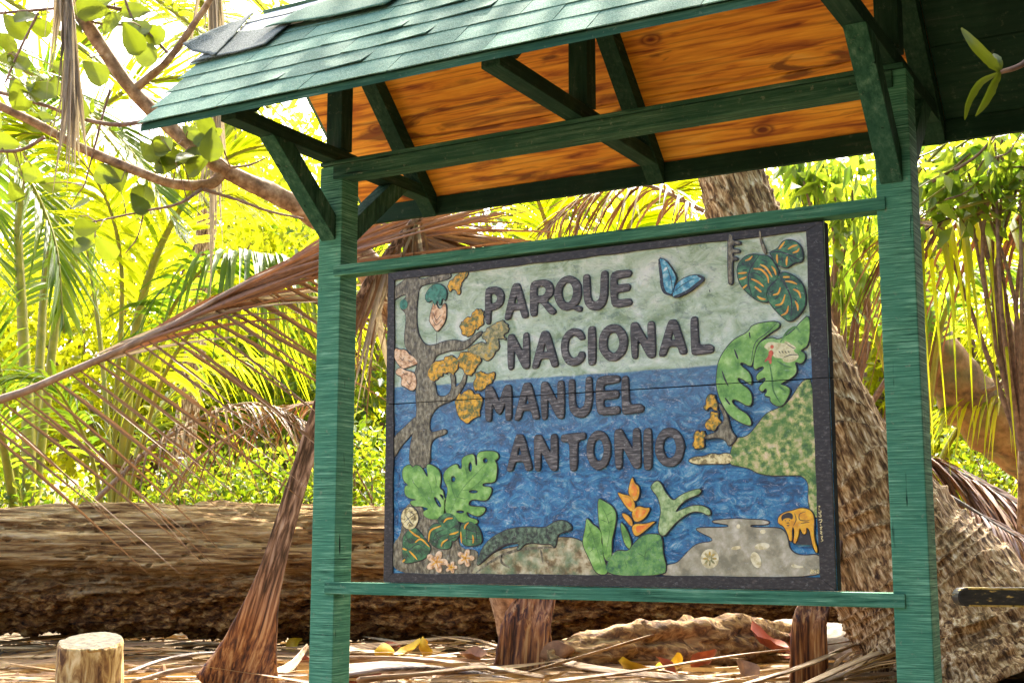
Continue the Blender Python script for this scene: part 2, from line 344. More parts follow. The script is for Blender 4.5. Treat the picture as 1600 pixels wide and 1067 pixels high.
def lay(me, x, d, back, rot=0, lift=0, mat=None):
    U = UPF if not back else Vector((0, -1/ks, SL/ks)); N = NF if not back else Vector((0, SL/ks, 1/ks)); Xa = Vector((1, 0, 0)) if not back else Vector((-1, 0, 0))
    tilt = .0030/EXPO; U2 = (U - N*tilt).normalized(); N2 = (N + U*tilt).normalized()
    Y0 = (-.546 if not back else .636); base = Vector((x, Y0, zr(Y0, .107))) + U*d + N*(.0048+lift)
    R3 = Matrix((Xa, U2, N2)).transposed().to_4x4() @ Matrix.Rotation(rot, 4, 'Z')
    o = bpy.data.objects.new('shingle', me); col.objects.link(o); o.parent = sh
    o.matrix_parent_inverse = Matrix.Translation(-Vector(sh.location)); o.matrix_basis = Matrix.Translation(base) @ R3
    return o
for back in (False, True):
    for c in range(7):
        xl = -.268-.027*c if not back else -.29
        if not back and c == 5: xl = -.10
        if not back and c == 6: xl = .30
        w0 = .30-.30*((c*.37+.1) % 1)+.04; lay(shingle_mesh(40+c, w0), xl+w0/2, c*EXPO, back, rs.uniform(-.004, .004)); x = xl+w0+.0025
        while x < XR+.05:
            lay(SHM[rs.choice((0, 0, 1, 1, 2, 2, 3))], x+.1495, c*EXPO, back, rs.uniform(-.003, .003), rs.uniform(0, .0006)); x += .299
# torn and lifted felt flap at the left end of the ridge, bare flashing beside it
def flap(name, cs, mat, f, t=.004, n=16):
    """a sheet over four corners (x, distance up the slope), lifted off the roof by f(u, v)"""
    V = []; F = []
    for k in range(2):
        for j in range(n+1):
            for i in range(n+1):
                u, v = i/n, j/n; h = f(u, v); x, d = [cs[0][q]*(1-u)*(1-v)+cs[1][q]*u*(1-v)+cs[2][q]*u*v+cs[3][q]*(1-u)*v for q in (0, 1)]
                x += .008*noise.noise(Vector((v*6, cs[0][0]*9, 0))); d += .006*noise.noise(Vector((u*6, 3, cs[0][0]*9)))
                V.append(Vector((x, -.546, zr(-.546, .107)))+UPF*(d+.018)+NF*(.012+h+(t if k else 0)))
    Nn = (n+1)**2
    def q(i, j, k): return k*Nn+j*(n+1)+i
    for j in range(n):
        for i in range(n):
            F.append((q(i, j, 1), q(i+1, j, 1), q(i+1, j+1, 1), q(i, j+1, 1))); F.append((q(i, j, 0), q(i, j+1, 0), q(i+1, j+1, 0), q(i+1, j, 0)))
    for i in range(n):
        for a, b2, c2, d2 in (((i, 0), (i+1, 0), 0, 0), ((i+1, n), (i, n), 0, 0), ((0, i+1), (0, i), 0, 0), ((n, i), (n, i+1), 0, 0)):
            F.append((q(*a, 0), q(*b2, 0), q(*b2, 1), q(*a, 1)))
    return mesh_pd(name, V, F, mat, sh, True)
flap('torn_shingle', [(-.44, .52), (-.25, .42), (-.32, .80), (-.385, .74)], M['felt'], lambda u, v: .030*max(0, 1-u*2.6)**2*(1-v)+.003*sin(u*5+v*3)+.013)
flap('torn_shingle', [(-.36, .42), (-.05, .43), (-.05, .60), (-.30, .64)], M['felt'], lambda u, v: .003+.002*sin(u*7+v*2))
flap('torn_shingle', [(-.135, .57), (.36, .535), (.42, .78), (-.06, .72)], M['shingle'], lambda u, v: .008+.010*(1-u)**2*(1-v)+.002*sin(u*9))
flap('ridge_flashing', [(-.30, .60), (.0, .59), (.02, .79), (-.33, .79)], M['flashing'], lambda u, v: .001+.004*sin(v*3.1), .002)
flap('ridge_flashing', [(-.31, .705), (.0, .70), (.0, .712), (-.31, .717)], M['felt'], lambda u, v: .0075, .002)
for i in range(6):
    x = .40+i*.34
    prism('ridge_cap', [(YR-.09, zr(YR-.09, .124)), (YR, zr(YR, .130)), (YR+.09, zr(YR+.09, .124)), (YR+.09, zr(YR+.09, .130)), (YR, zr(YR, .137)), (YR-.09, zr(YR-.09, .130))], 'X', x, x+.335, M['shingle'], sh, 0)

# ------------------------------------------------------------------ the carved and painted board
BX0, BX1, BZ0, BZ1, ZC = .272, 1.656, .002, .957, .5425
YF = .0085                                                     # carved ground; border and motifs stand proud of it, towards -y
bd = thing('painted_sign_board', ((BX0+BX1)/2, .025, 0), 'carved and painted wooden sign reading PARQUE NACIONAL MANUEL ANTONIO between the green posts', 'sign')
for z0, z1 in ((ZC+.0012, BZ1), (BZ0, ZC-.0012)):
    o = box('plank', BX0, BX1, YF, .046, z0, z1, M['field'], bd, .0015); o.data.materials.append(M['board_side'])
    for pl in o.data.polygons: pl.material_index = 0 if pl.normal.y < -.9 else 1
box('batten', BX0+.05, BX1-.05, .0465, .058, ZC-.05, ZC+.05, M['black'], bd, .0015)
# zoom frames in which the outlines were drawn: origin and scale -> photograph pixels -> board plane
FR = {'A': (590, 400, .2623), 'B': (590, 640, .2623), 'C': (740, 400, .24375), 'D': (740, 560, .24375),
      'E': (1080, 350, .1874), 'F': (1060, 480, .2623), 'G': (730, 730, .19375), 'H': (1000, 730, .19375), 'I': (1220, 770, .1312), 'p': (0, 0, 1)}
def brd(fr, q):
    ox, oy, s = FR[fr]; v = onY(ox+q[0]*s, oy+q[1]*s, .004); return (v.x, v.z)
def chaikin(pts, it=2):
    for _ in range(it):
        out = []
        for i in range(len(pts)):
            a, b2 = pts[i], pts[(i+1) % len(pts)]
            out += [(a[0]*.75+b2[0]*.25, a[1]*.75+b2[1]*.25), (a[0]*.25+b2[0]*.75, a[1]*.25+b2[1]*.75)]
        pts = out
    return pts
PEND = []
def slab(name, loops, h, mat, parent, bev=.0009, offset=0, base=0.0):
    cu = bpy.data.curves.new(name, 'CURVE'); cu.dimensions = '2D'; cu.fill_mode = 'BOTH'
    cu.extrude = h/2; cu.bevel_depth = bev; cu.bevel_resolution = 1; cu.offset = offset - bev
    for lp in loops:
        sp = cu.splines.new('POLY'); sp.points.add(len(lp)-1); sp.use_cyclic_u = True
        for i, q in enumerate(lp): sp.points[i].co = (q[0], q[1], 0, 1)
    o = bpy.data.objects.new(name, cu); col.objects.link(o); PEND.append((o, name, h, bev, mat, parent))
    return o
def cut_crack(bm):
    zs = [v.co.z for v in bm.verts]
    if not zs or min(zs) > ZC or max(zs) < ZC: return
    for z, n in ((ZC+.0011, -1), (ZC-.0011, 1)):
        bmesh.ops.bisect_plane(bm, geom=bm.verts[:]+bm.edges[:]+bm.faces[:], plane_co=(0, 0, z), plane_no=(0, 0, 1), dist=1e-6)
    kill = [f for f in bm.faces if abs(f.calc_center_median().z-ZC) < .0011]
    bmesh.ops.delete(bm, geom=kill, context='FACES')
def strokes(name, lines, w, h, mat, parent, fr=None, taper=True):
    V = []; F = []
    for ln in lines:
        ww = w
        if isinstance(ln, tuple): ln, ww = ln
        pts = [Vector((*brd(fr, q),)) for q in ln] if fr else [Vector(q) for q in ln]
        pts = [Vector((p.x, p.y)) for p in (catmull([(p.x, p.y, 0) for p in pts], max(6, 4*len(pts))) if len(pts) > 2 else [Vector((p.x, p.y, 0)) for p in (pts[0], pts[0].lerp(pts[1], .5), pts[1])])]
        n = len(pts); o = len(V)
        for i, p in enumerate(pts):
            t = (pts[min(i+1, n-1)]-pts[max(i-1, 0)]); t = t.normalized() if t.length > 1e-9 else Vector((1, 0)); s = Vector((-t.y, t.x))
            k = (.35+.65*sin(pi*(i+.5)/n)) if taper else 1
            for sg in (1, -1): q = p+s*sg*ww*.5*k; V.append((q.x, YF-h, q.y))
        F += [(o+2*i, o+2*i+1, o+2*i+3, o+2*i+2) for i in range(n-1)]
    bm = bmesh.new(); me = bpy.data.meshes.new(name); me.from_pydata(V, [], F); bm.from_mesh(me); cut_crack(bm); bm.to_mesh(me); bm.free()
    o = link_mesh(name, me, mat, parent)
    if name == 'painted_lines': o['kind'] = 'stuff'
    return o
LAYER = [0]
def jag(poly, seed, amp=4.5):
    r = random.Random(seed); out = []
    for i, a in enumerate(poly):
        b2 = poly[(i+1) % len(poly)]
        for k in range(3): t = k/3; out.append((a[0]+(b2[0]-a[0])*t+r.gauss(0, amp), a[1]+(b2[1]-a[1])*t+r.gauss(0, amp)))
    return out
LATER = []
def motif(name, fr, poly, mat, holes=(), smooth=2, line=True, lines=(), lw=.0022, lmat='line', fills=(), h=None, label=None):
    """a raised, painted shape on the board, with its dark carved edge and painted lines as its pieces"""
    LAYER[0] += 1; h = h if h else .0030+.00011*LAYER[0]
    loops = [chaikin([brd(fr, q) for q in poly], smooth)] + [chaikin([brd(fr, q) for q in hl], 2) for hl in holes]
    o = slab(name, loops, h, M[mat], bd, .0008)
    if label: LATER.append((o, label))
    if line: slab('dark_edge', loops, h-.0014, M['line'], o, .0004, offset=.0026)
    for i, (fp, fm) in enumerate(fills): slab('painted_patch', [chaikin([brd(fr, q) for q in fp], 2)], h+.0006+.00008*i, M[fm], o, .0002)
    if lines: LATER.append((o, ('painted_lines', list(lines), lw, h+.0004, M[lmat], fr)))
    return o
def ell(cx, cy, rx, ry, n=14, a=0): return [(cx+rx*cos(2*pi*i/n)*cos(a)-ry*sin(2*pi*i/n)*sin(a), cy+rx*cos(2*pi*i/n)*sin(a)+ry*sin(2*pi*i/n)*cos(a)) for i in range(n)]

# border: black, carved edge a little uneven, split by the crack
rb = random.Random(5)
def edge(a, b2, n): return [(a[0]+(b2[0]-a[0])*i/n+rb.uniform(-.0016, .0016)*(0 < i < n), a[1]+(b2[1]-a[1])*i/n+rb.uniform(-.0016, .0016)*(0 < i < n)) for i in range(n+1)]
iTL, iTR, iBR, iBL = (.298, .930), (1.608, .934), (1.614, .036), (.307, .030)
slab('border', [chaikin(edge(iTL, iTR, 24)+[(1.6545, .9555), (.2735, .9555)], 0)], .0065, M['black'], bd, .001)
slab('border', [edge(iBR, iBL, 24)+[(.2735, .0035), (1.6545, .0035)]], .0066, M['black'], bd, .001)
slab('border', [edge(iBL, iTL, 16)+[(.2736, .9553), (.2736, .0037)]], .0067, M['black'], bd, .001)
slab('border', [edge(iTR, iBR, 16)+[(1.6544, .0037), (1.6544, .9553)]], .0068, M['black'], bd, .001)

# ground shapes first, then what stands on them
motif('painted_ground', 'B', [(80, 990), (82, 800), (135, 750), (145, 640), (170, 560), (240, 545), (300, 640), (360, 650), (480, 700), (480, 830), (600, 830), (590, 900), (640, 990)], 'bark', line=False)
motif('painted_mound', 'G', [(-40, 875), (20, 870), (80, 775), (200, 695), (300, 655), (430, 635), (560, 605), (720, 560), (860, 568), (930, 600), (970, 640), (1050, 720), (1250, 860), (1250, 878)], 'mound',
      lines=[([(70, 850), (160, 780), (300, 700), (430, 660), (560, 650), (720, 640)], .009), ([(280, 700), (275, 760), (340, 810)], .008), ([(590, 660), (600, 710), (610, 770)], .007)], lmat='bark')
motif('painted_sandbank', 'H', [(100, 872), (205, 787), (290, 775), (330, 740), (420, 640), (480, 610), (585, 600), (580, 565), (490, 525), (440, 492), (520, 485), (712, 486), (712, 458), (640, 450), (570, 436), (620, 425), (760, 413), (900, 420), (1010, 425), (1048, 446), (1000, 462), (885, 458), (890, 487), (1110, 485), (1160, 510), (1190, 560), (1200, 650), (1250, 700), (1330, 712), (1440, 700), (1470, 770), (1470, 885), (600, 880)], 'sand',
      fills=[(ell(562, 735, 74, 80), 'shell'), (ell(792, 475, 17, 19), 'shell'), (ell(990, 517, 24, 18), 'shell'), (ell(775, 648, 42, 15, a=-.15), 'shell'), (ell(985, 635, 62, 28, a=-.1), 'shell'), (ell(935, 745, 40, 68, a=-.35), 'shell'), ([(1212, 790), (1245, 775), (1270, 790), (1310, 790), (1322, 805), (1280, 812), (1235, 808)], 'shell')],
      lines=[])
motif('painted_hill', 'F', [(300, 932), (312, 850), (340, 775), (405, 775), (470, 700), (520, 630), (600, 600), (660, 560), (715, 470), (750, 430), (800, 430), (830, 1000), (845, 1250), (795, 1250), (770, 1150), (778, 1050), (740, 1003), (690, 998), (560, 1003), (470, 988), (425, 958), (345, 942)], 'hill')
motif('painted_surf', 'F', [(50, 912), (100, 888), (140, 892), (200, 868), (240, 880), (280, 866), (325, 880), (312, 932), (200, 930), (100, 935)], 'cream')
motif('painted_tree_limb', 'A', [(240, 940), (160, 1018), (85, 1085), (82, 1200), (105, 1190), (130, 1140), (205, 1055), (240, 1020)], 'bark')
motif('painted_tree', 'A', [(76, 205), (130, 165), (165, 140), (175, 100), (225, 95), (250, 148), (330, 118), (430, 98), (437, 130), (360, 152), (290, 165), (243, 185), (235, 260), (228, 340), (232, 420), (245, 480), (280, 530), (330, 535), (400, 505), (470, 500), (512, 515), (560, 485), (612, 445), (625, 460), (570, 505), (535, 545), (490, 562), (440, 560), (390, 575), (347, 590), (335, 620), (320, 660), (325, 720), (345, 780), (350, 832), (400, 840), (438, 805), (440, 740), (430, 705), (455, 698), (462, 745), (457, 790), (500, 750), (515, 700), (530, 705), (520, 760), (475, 832), (440, 862), (390, 877), (350, 902), (320, 942), (305, 990), (310, 1052), (350, 1045), (400, 1030), (413, 1045), (400, 1060), (350, 1075), (320, 1102), (310, 1150), (312, 1260), (186, 1260), (190, 1140), (213, 1040), (230, 960), (232, 900), (225, 830), (230, 780), (215, 700), (240, 640), (200, 590), (163, 540), (157, 480), (165, 420), (170, 340), (135, 310), (132, 275), (160, 255), (172, 238), (160, 225), (110, 250), (88, 272), (76, 250)], 'bark')
for c, mt in (([(415, 180), (440, 140), (490, 95), (525, 84), (542, 105), (520, 130), (500, 160), (490, 210), (475, 228), (465, 205), (425, 205)], 'yellow'),
              ([(490, 430), (495, 395), (530, 365), (560, 360), (590, 318), (615, 312), (630, 345), (625, 400), (600, 425), (575, 440), (550, 475), (515, 465)], 'yellow'),
              ([(620, 480), (650, 430), (700, 400), (740, 388), (774, 410), (776, 440), (752, 475), (760, 497), (720, 490), (715, 560), (690, 560), (650, 510)], 'olive'),
              ([(540, 560), (570, 525), (620, 515), (670, 520), (712, 540), (700, 572), (660, 618), (620, 610), (560, 590)], 'olive'),
              ([(478, 600), (500, 578), (560, 570), (607, 598), (612, 632), (580, 660), (565, 702), (540, 714), (520, 690), (485, 650)], 'yellow'),
              ([(298, 680), (330, 640), (390, 610), (440, 592), (478, 625), (480, 665), (450, 704), (420, 690), (390, 690), (370, 722), (335, 745), (303, 720)], 'yellow'),
              ([(573, 760), (590, 700), (620, 686), (640, 705), (692, 697), (698, 735), (670, 760), (650, 775), (610, 800), (578, 797)], 'yellow'),
              ([(462, 870), (480, 820), (500, 830), (545, 790), (570, 820), (600, 815), (624, 850), (615, 900), (604, 950), (560, 975), (530, 994), (490, 975), (475, 930)], 'yellow')):
    motif('painted_leaf_clump', 'A', jag(c, c[0][0]), mt, smooth=1)
motif('painted_cone', 'A', [(308, 370), (325, 300), (340, 270), (368, 330), (402, 270), (410, 330), (402, 390), (372, 432), (352, 452), (330, 420), (312, 395)], 'peach', lines=[[(330, 330), (350, 380), (380, 350)], [(325, 370), (350, 410), (385, 380)], [(350, 450), (353, 490), (350, 525)]])
motif('painted_tuft', 'A', [(280, 245), (300, 200), (340, 165), (385, 172), (414, 210), (405, 268), (385, 245), (372, 300), (355, 255), (340, 310), (328, 255), (300, 280)], 'teal_tuft', smooth=1)
motif('painted_tuft', 'A', ell(155, 288, 24, 30), 'teal_tuft', line=False)
motif('painted_orchid', 'A', [(93, 590), (108, 545), (130, 560), (165, 555), (190, 590), (215, 598), (244, 640), (210, 650), (180, 662), (150, 672), (118, 640)], 'peach', lines=[[(130, 600), (150, 620), (160, 600)], [(180, 620), (200, 630), (215, 622)]])
motif('painted_orchid', 'A', [(106, 680), (140, 662), (160, 680), (190, 686), (222, 698), (234, 750), (227, 790), (200, 804), (160, 775), (138, 770), (148, 720), (112, 705)], 'peach', lines=[[(150, 690), (165, 705), (180, 695)], [(175, 745), (190, 765), (205, 750)]])
motif('painted_split_leaf', 'B', [(146, 350), (190, 322), (210, 348), (225, 326), (262, 340), (292, 400), (302, 395), (287, 322), (330, 330), (370, 362), (378, 420), (366, 470), (395, 480), (400, 640), (340, 657), (280, 640), (268, 605), (312, 588), (250, 572), (215, 577), (185, 545), (245, 535), (165, 522), (158, 455), (188, 450), (150, 420)], 'lime', holes=[[(332, 520), (350, 518), (384, 572), (370, 584), (352, 565)], [(366, 505), (380, 500), (405, 530), (395, 540)]],
      lines=[[(230, 450), (280, 520), (330, 590)], [(255, 480), (220, 440), (200, 400)], [(300, 420), (320, 470), (318, 520)], [(340, 380), (350, 430), (345, 470)]], lmat='leaf_green')
motif('painted_split_leaf', 'B', [(393, 380), (420, 345), (475, 318), (482, 352), (506, 352), (498, 290), (540, 268), (578, 263), (582, 332), (597, 332), (590, 258), (640, 245), (702, 247), (722, 270), (717, 292), (695, 300), (713, 330), (708, 400), (697, 434), (628, 433), (622, 458), (684, 460), (672, 510), (642, 545), (565, 528), (538, 555), (550, 577), (644, 577), (638, 610), (602, 636), (560, 622), (528, 602), (535, 640), (598, 655), (592, 682), (500, 672), (430, 640), (400, 600), (410, 520), (422, 470), (395, 420)], 'lime',
      holes=[ell(450, 412, 15, 19, 10), ell(552, 340, 12, 31, 10), ell(642, 302, 15, 17, 10), ell(570, 487, 28, 11, 10), ell(492, 607, 26, 10, 10)],
      lines=[[(430, 620), (500, 480), (600, 370), (680, 290)], [(500, 480), (560, 470), (640, 400)], [(470, 545), (440, 450), (440, 390)], [(480, 520), (520, 530), (545, 520)], [(540, 420), (530, 370), (520, 330)]], lmat='leaf_green')
for poly, ln, fl in (([(152, 750), (190, 710), (230, 702), (258, 735), (300, 790), (320, 830), (290, 882), (240, 902), (170, 916), (148, 900), (150, 800)], [[(160, 730), (190, 790), (240, 780)], [(150, 800), (190, 830), (240, 800), (300, 830)], [(200, 760), (215, 790)], [(240, 830), (270, 860)], [(170, 850), (190, 880)]], [[(190, 715), (225, 745), (255, 760)], [(225, 790), (260, 770), (310, 815)], [(190, 840), (215, 865), (238, 892)], [(150, 825), (175, 835)], [(150, 905), (165, 890)]]),
                     ([(298, 750), (308, 700), (345, 672), (402, 688), (437, 740), (444, 790), (432, 829), (370, 829), (320, 802)], [[(330, 800), (345, 740), (400, 710)], [(350, 815), (370, 760), (420, 740)], [(390, 825), (400, 790), (435, 770)]], [[(305, 785), (318, 720), (380, 690)], [(380, 815), (390, 790), (420, 770)]]),
                     ([(353, 650), (390, 618), (435, 612), (472, 640), (492, 690), (487, 760), (440, 792), (420, 720), (370, 680)], [[(375, 665), (420, 640), (450, 630)], [(425, 715), (470, 690), (488, 690)], [(435, 770), (460, 760), (486, 752)]], [[(395, 672), (415, 650), (450, 645)], [(430, 742), (460, 735), (484, 725)]]),
                     ([(488, 700), (520, 663), (560, 662), (602, 700), (623, 760), (618, 797), (560, 812), (500, 802)], [[(545, 665), (530, 720), (535, 800)], [(510, 700), (560, 720), (610, 730)], [(510, 760), (560, 770), (615, 770)], [(585, 690), (590, 740), (595, 800)]], [[(545, 670), (525, 690), (520, 710)], [(497, 725), (500, 760), (502, 795)], [(568, 745), (572, 770), (570, 795)]])):
    o = motif('painted_striped_leaf', 'B', poly, 'stripe_leaf', lines=ln, lw=.0026)
    LATER.append((o, ('stripes', [(f, .0058) for f in fl], .005, .0030+.00011*LAYER[0]+.0008, M['orange_line'], 'B')))
motif('painted_pine_cone', 'B', ell(192, 645, 52, 68, 16), 'cream', lines=[[(165, 620), (185, 650), (215, 690)], [(180, 600), (215, 620), (225, 660)], [(160, 670), (195, 640), (225, 620)], [(175, 690), (190, 670), (205, 680)]])
def flower(cx, cy, R): return [(cx+R*(.42+.58*abs(cos(2.5*t)))*cos(t), cy+R*(.42+.58*abs(cos(2.5*t)))*sin(t)) for t in [2*pi*i/40 for i in range(40)]]
for cx, cy, R_ in ((352, 905, 68), (525, 882, 55), (440, 937, 38)):
    motif('painted_flower', 'B', flower(cx, cy, R_), 'peach', smooth=1, lines=[([(cx, cy), (cx+R_*.55*cos(t), cy+R_*.55*sin(t))], .004) for t in [2*pi*k/5 for k in range(5)]], lmat='orange_line', line=False)
motif('painted_iguana', 'G', [(75, 782), (108, 680), (160, 600), (240, 540), (340, 495), (480, 478), (620, 490), (660, 470), (720, 430), (790, 428), (842, 470), (843, 502), (790, 515), (735, 535), (725, 560), (720, 610), (702, 655), (684, 612), (600, 617), (500, 602), (455, 625), (420, 668), (398, 660), (430, 602), (300, 622), (200, 690), (100, 784)], 'iguana',
      lines=[([(110, 770), (200, 690), (300, 625), (420, 600)], .004), [(780, 460), (800, 462)], [(730, 540), (790, 522), (840, 505)], [(480, 500), (490, 560)], [(560, 500), (570, 570)], [(640, 500), (650, 570)], [(380, 520), (390, 580)], [(300, 545), (310, 600)]])
motif('painted_heliconia_leaf', 'G', [(962, 398), (1010, 460), (1060, 490), (1092, 540), (1080, 600), (1100, 640), (1095, 720), (1150, 862), (1040, 862), (990, 740), (938, 640), (933, 580), (958, 480)], 'lime', lines=[[(970, 430), (1010, 540), (1050, 660), (1090, 800)], [(1000, 520), (970, 560)], [(1020, 580), (1070, 560)], [(1040, 640), (990, 680)]], lmat='leaf_green')
motif('painted_heliconia_leaf', 'G', [(1056, 245), (1100, 270), (1170, 310), (1204, 370), (1197, 460), (1172, 560), (1165, 600), (1167, 765), (1100, 740), (1092, 540), (1070, 490), (1058, 380)], 'lime', lines=[[(1075, 290), (1130, 400), (1150, 520), (1120, 700)], [(1120, 390), (1170, 360)], [(1135, 450), (1190, 420)], [(1130, 440), (1080, 420)], [(1140, 520), (1090, 500)]], lmat='leaf_green')
motif('painted_foliage', 'G', [(1085, 872), (1170, 700), (1220, 665), (1300, 680), (1340, 620), (1420, 540), (1530, 535), (1575, 560), (1578, 700), (1610, 800), (1590, 872)], 'foliage_paint', lines=[[(1425, 790), (1440, 690), (1450, 620)], [(1440, 690), (1500, 640)], [(1435, 720), (1380, 690)], [(1290, 800), (1270, 740)], [(1325, 710), (1335, 640)]], lmat='leaf_green')
motif('painted_heliconia_leaf', 'G', [(1233, 436), (1270, 470), (1310, 550), (1328, 620), (1310, 665), (1262, 600)], 'lime')
for f in ([(1298, 190), (1332, 66), (1350, 130), (1386, 148), (1394, 210), (1362, 282), (1320, 240)], [(1210, 196), (1260, 220), (1320, 228), (1352, 280), (1357, 332), (1330, 364), (1280, 312), (1240, 250)], [(1333, 350), (1380, 308), (1440, 330), (1479, 323), (1460, 372), (1420, 422), (1360, 444), (1333, 400)], [(1240, 366), (1290, 378), (1332, 420), (1337, 484), (1290, 440)], [(1328, 480), (1360, 453), (1430, 458), (1526, 431), (1490, 462), (1420, 522), (1370, 556), (1345, 540)]):
    cx = sum(q[0] for q in f)/len(f); cy = sum(q[1] for q in f)/len(f)
    motif('painted_bract', 'G', f, 'orange_line', fills=[([(cx+(q[0]-cx)*.6, cy+(q[1]-cy)*.6) for q in f], 'flower')])
motif('painted_cactus', 'H', [(86, 150), (145, 100), (183, 150), (204, 200), (270, 278), (320, 230), (400, 193), (480, 172), (498, 190), (470, 222), (390, 247), (320, 302), (280, 368), (340, 340), (420, 308), (500, 306), (563, 338), (574, 375), (550, 388), (500, 357), (430, 352), (360, 387), (290, 442), (240, 502), (190, 560), (148, 520), (160, 420), (176, 350), (150, 240), (105, 188)], 'pale_leaf')
motif('painted_monkey', 'H', [(1115, 412), (1138, 380), (1180, 358), (1230, 350), (1290, 327), (1350, 332), (1393, 360), (1408, 420), (1402, 520), (1413, 600), (1435, 660), (1427, 696), (1402, 650), (1383, 580), (1370, 500), (1340, 480), (1347, 530), (1320, 543), (1303, 512), (1290, 480), (1282, 540), (1262, 612), (1236, 612), (1250, 530), (1240, 470), (1225, 500), (1232, 590), (1208, 595), (1193, 530), (1160, 470), (1117, 452)], 'monkey',
      fills=[([(1138, 388), (1200, 358), (1238, 378), (1233, 425), (1205, 405), (1160, 412), (1150, 440)], 'line')],
      lines=[[(1340, 355), (1292, 375), (1290, 420), (1340, 430), (1370, 425)], [(1250, 370), (1262, 420), (1240, 470)], ([(1172, 428), (1178, 428)], .003), ([(1205, 426), (1211, 426)], .003), [(1185, 462), (1198, 470), (1208, 460)], [(1185, 452), (1198, 446), (1208, 452)], [(1300, 450), (1330, 445), (1370, 440)]])
motif('painted_big_leaf', 'F', [(229, 400), (240, 320), (288, 240), (338, 188), (420, 150), (438, 108), (530, 88), (602, 88), (604, 120), (532, 162), (466, 222), (445, 330), (430, 356), (380, 323), (362, 343), (432, 392), (441, 470), (390, 430), (352, 415), (358, 447), (441, 502), (436, 604), (340, 543), (313, 560), (350, 602), (421, 642), (442, 708), (380, 692), (300, 642), (250, 552), (227, 470)], 'lime',
      lines=[[(590, 95), (530, 155), (460, 215), (435, 330)], ([(335, 250), (350, 290), (358, 310)], .005), ([(425, 150), (430, 185)], .004), ([(262, 380), (280, 430), (300, 470)], .005), ([(280, 540), (310, 580)], .005)])
motif('painted_big_leaf', 'F', [(448, 380), (500, 347), (518, 365), (465, 402), (470, 442), (517, 413), (524, 437), (475, 482), (502, 507), (520, 478), (535, 500), (510, 527), (553, 532), (547, 562), (590, 590), (622, 588), (652, 540), (672, 490), (640, 468), (600, 458), (680, 420), (712, 380), (690, 318), (740, 342), (764, 280), (720, 258), (782, 228), (786, 40), (730, 88), (690, 140), (600, 200), (560, 178), (480, 208), (452, 300)], 'lime',
      lines=[([(610, 210), (650, 150), (700, 120), (730, 155)], .007), ([(545, 330), (560, 420), (570, 500), (615, 580)], .005), ([(590, 320), (640, 350), (680, 360)], .006), ([(600, 470), (640, 500)], .006), ([(715, 200), (740, 225)], .007)], lmat='leaf_green')
motif('painted_frog', 'F', [(506, 238), (540, 203), (600, 213), (640, 215), (628, 198), (660, 207), (714, 245), (682, 258), (730, 290), (692, 328), (630, 332), (618, 302), (580, 307), (555, 277), (530, 252)], 'frog',
      fills=[(ell(560, 237, 11, 12, 10), 'red'), ([(540, 262), (560, 255), (572, 275), (555, 300), (560, 335), (545, 340), (540, 310), (518, 330), (515, 318), (540, 292)], 'red')],
      lines=[[(600, 262), (610, 275)], [(618, 260), (628, 275)], [(636, 260), (646, 275)], [(654, 260), (664, 272)], [(640, 215), (680, 240), (700, 248)], [(630, 300), (670, 285), (720, 285)]])
for c in ([(158, 612), (183, 518), (217, 523), (238, 582), (232, 612), (195, 602)], [(168, 692), (203, 628), (237, 633), (242, 692), (210, 732), (173, 722)], [(88, 822), (108, 738), (152, 733), (162, 765), (140, 790), (147, 832), (110, 842)]):
    motif('painted_blossom', 'F', jag(c, c[0][0], 6), 'yellow', smooth=1)
motif('painted_twig', 'F', [(158, 768), (240, 742), (248, 700), (270, 690), (278, 650), (240, 580), (255, 575), (293, 640), (313, 740), (355, 780), (300, 832), (288, 790), (230, 772), (165, 785)], 'bark')
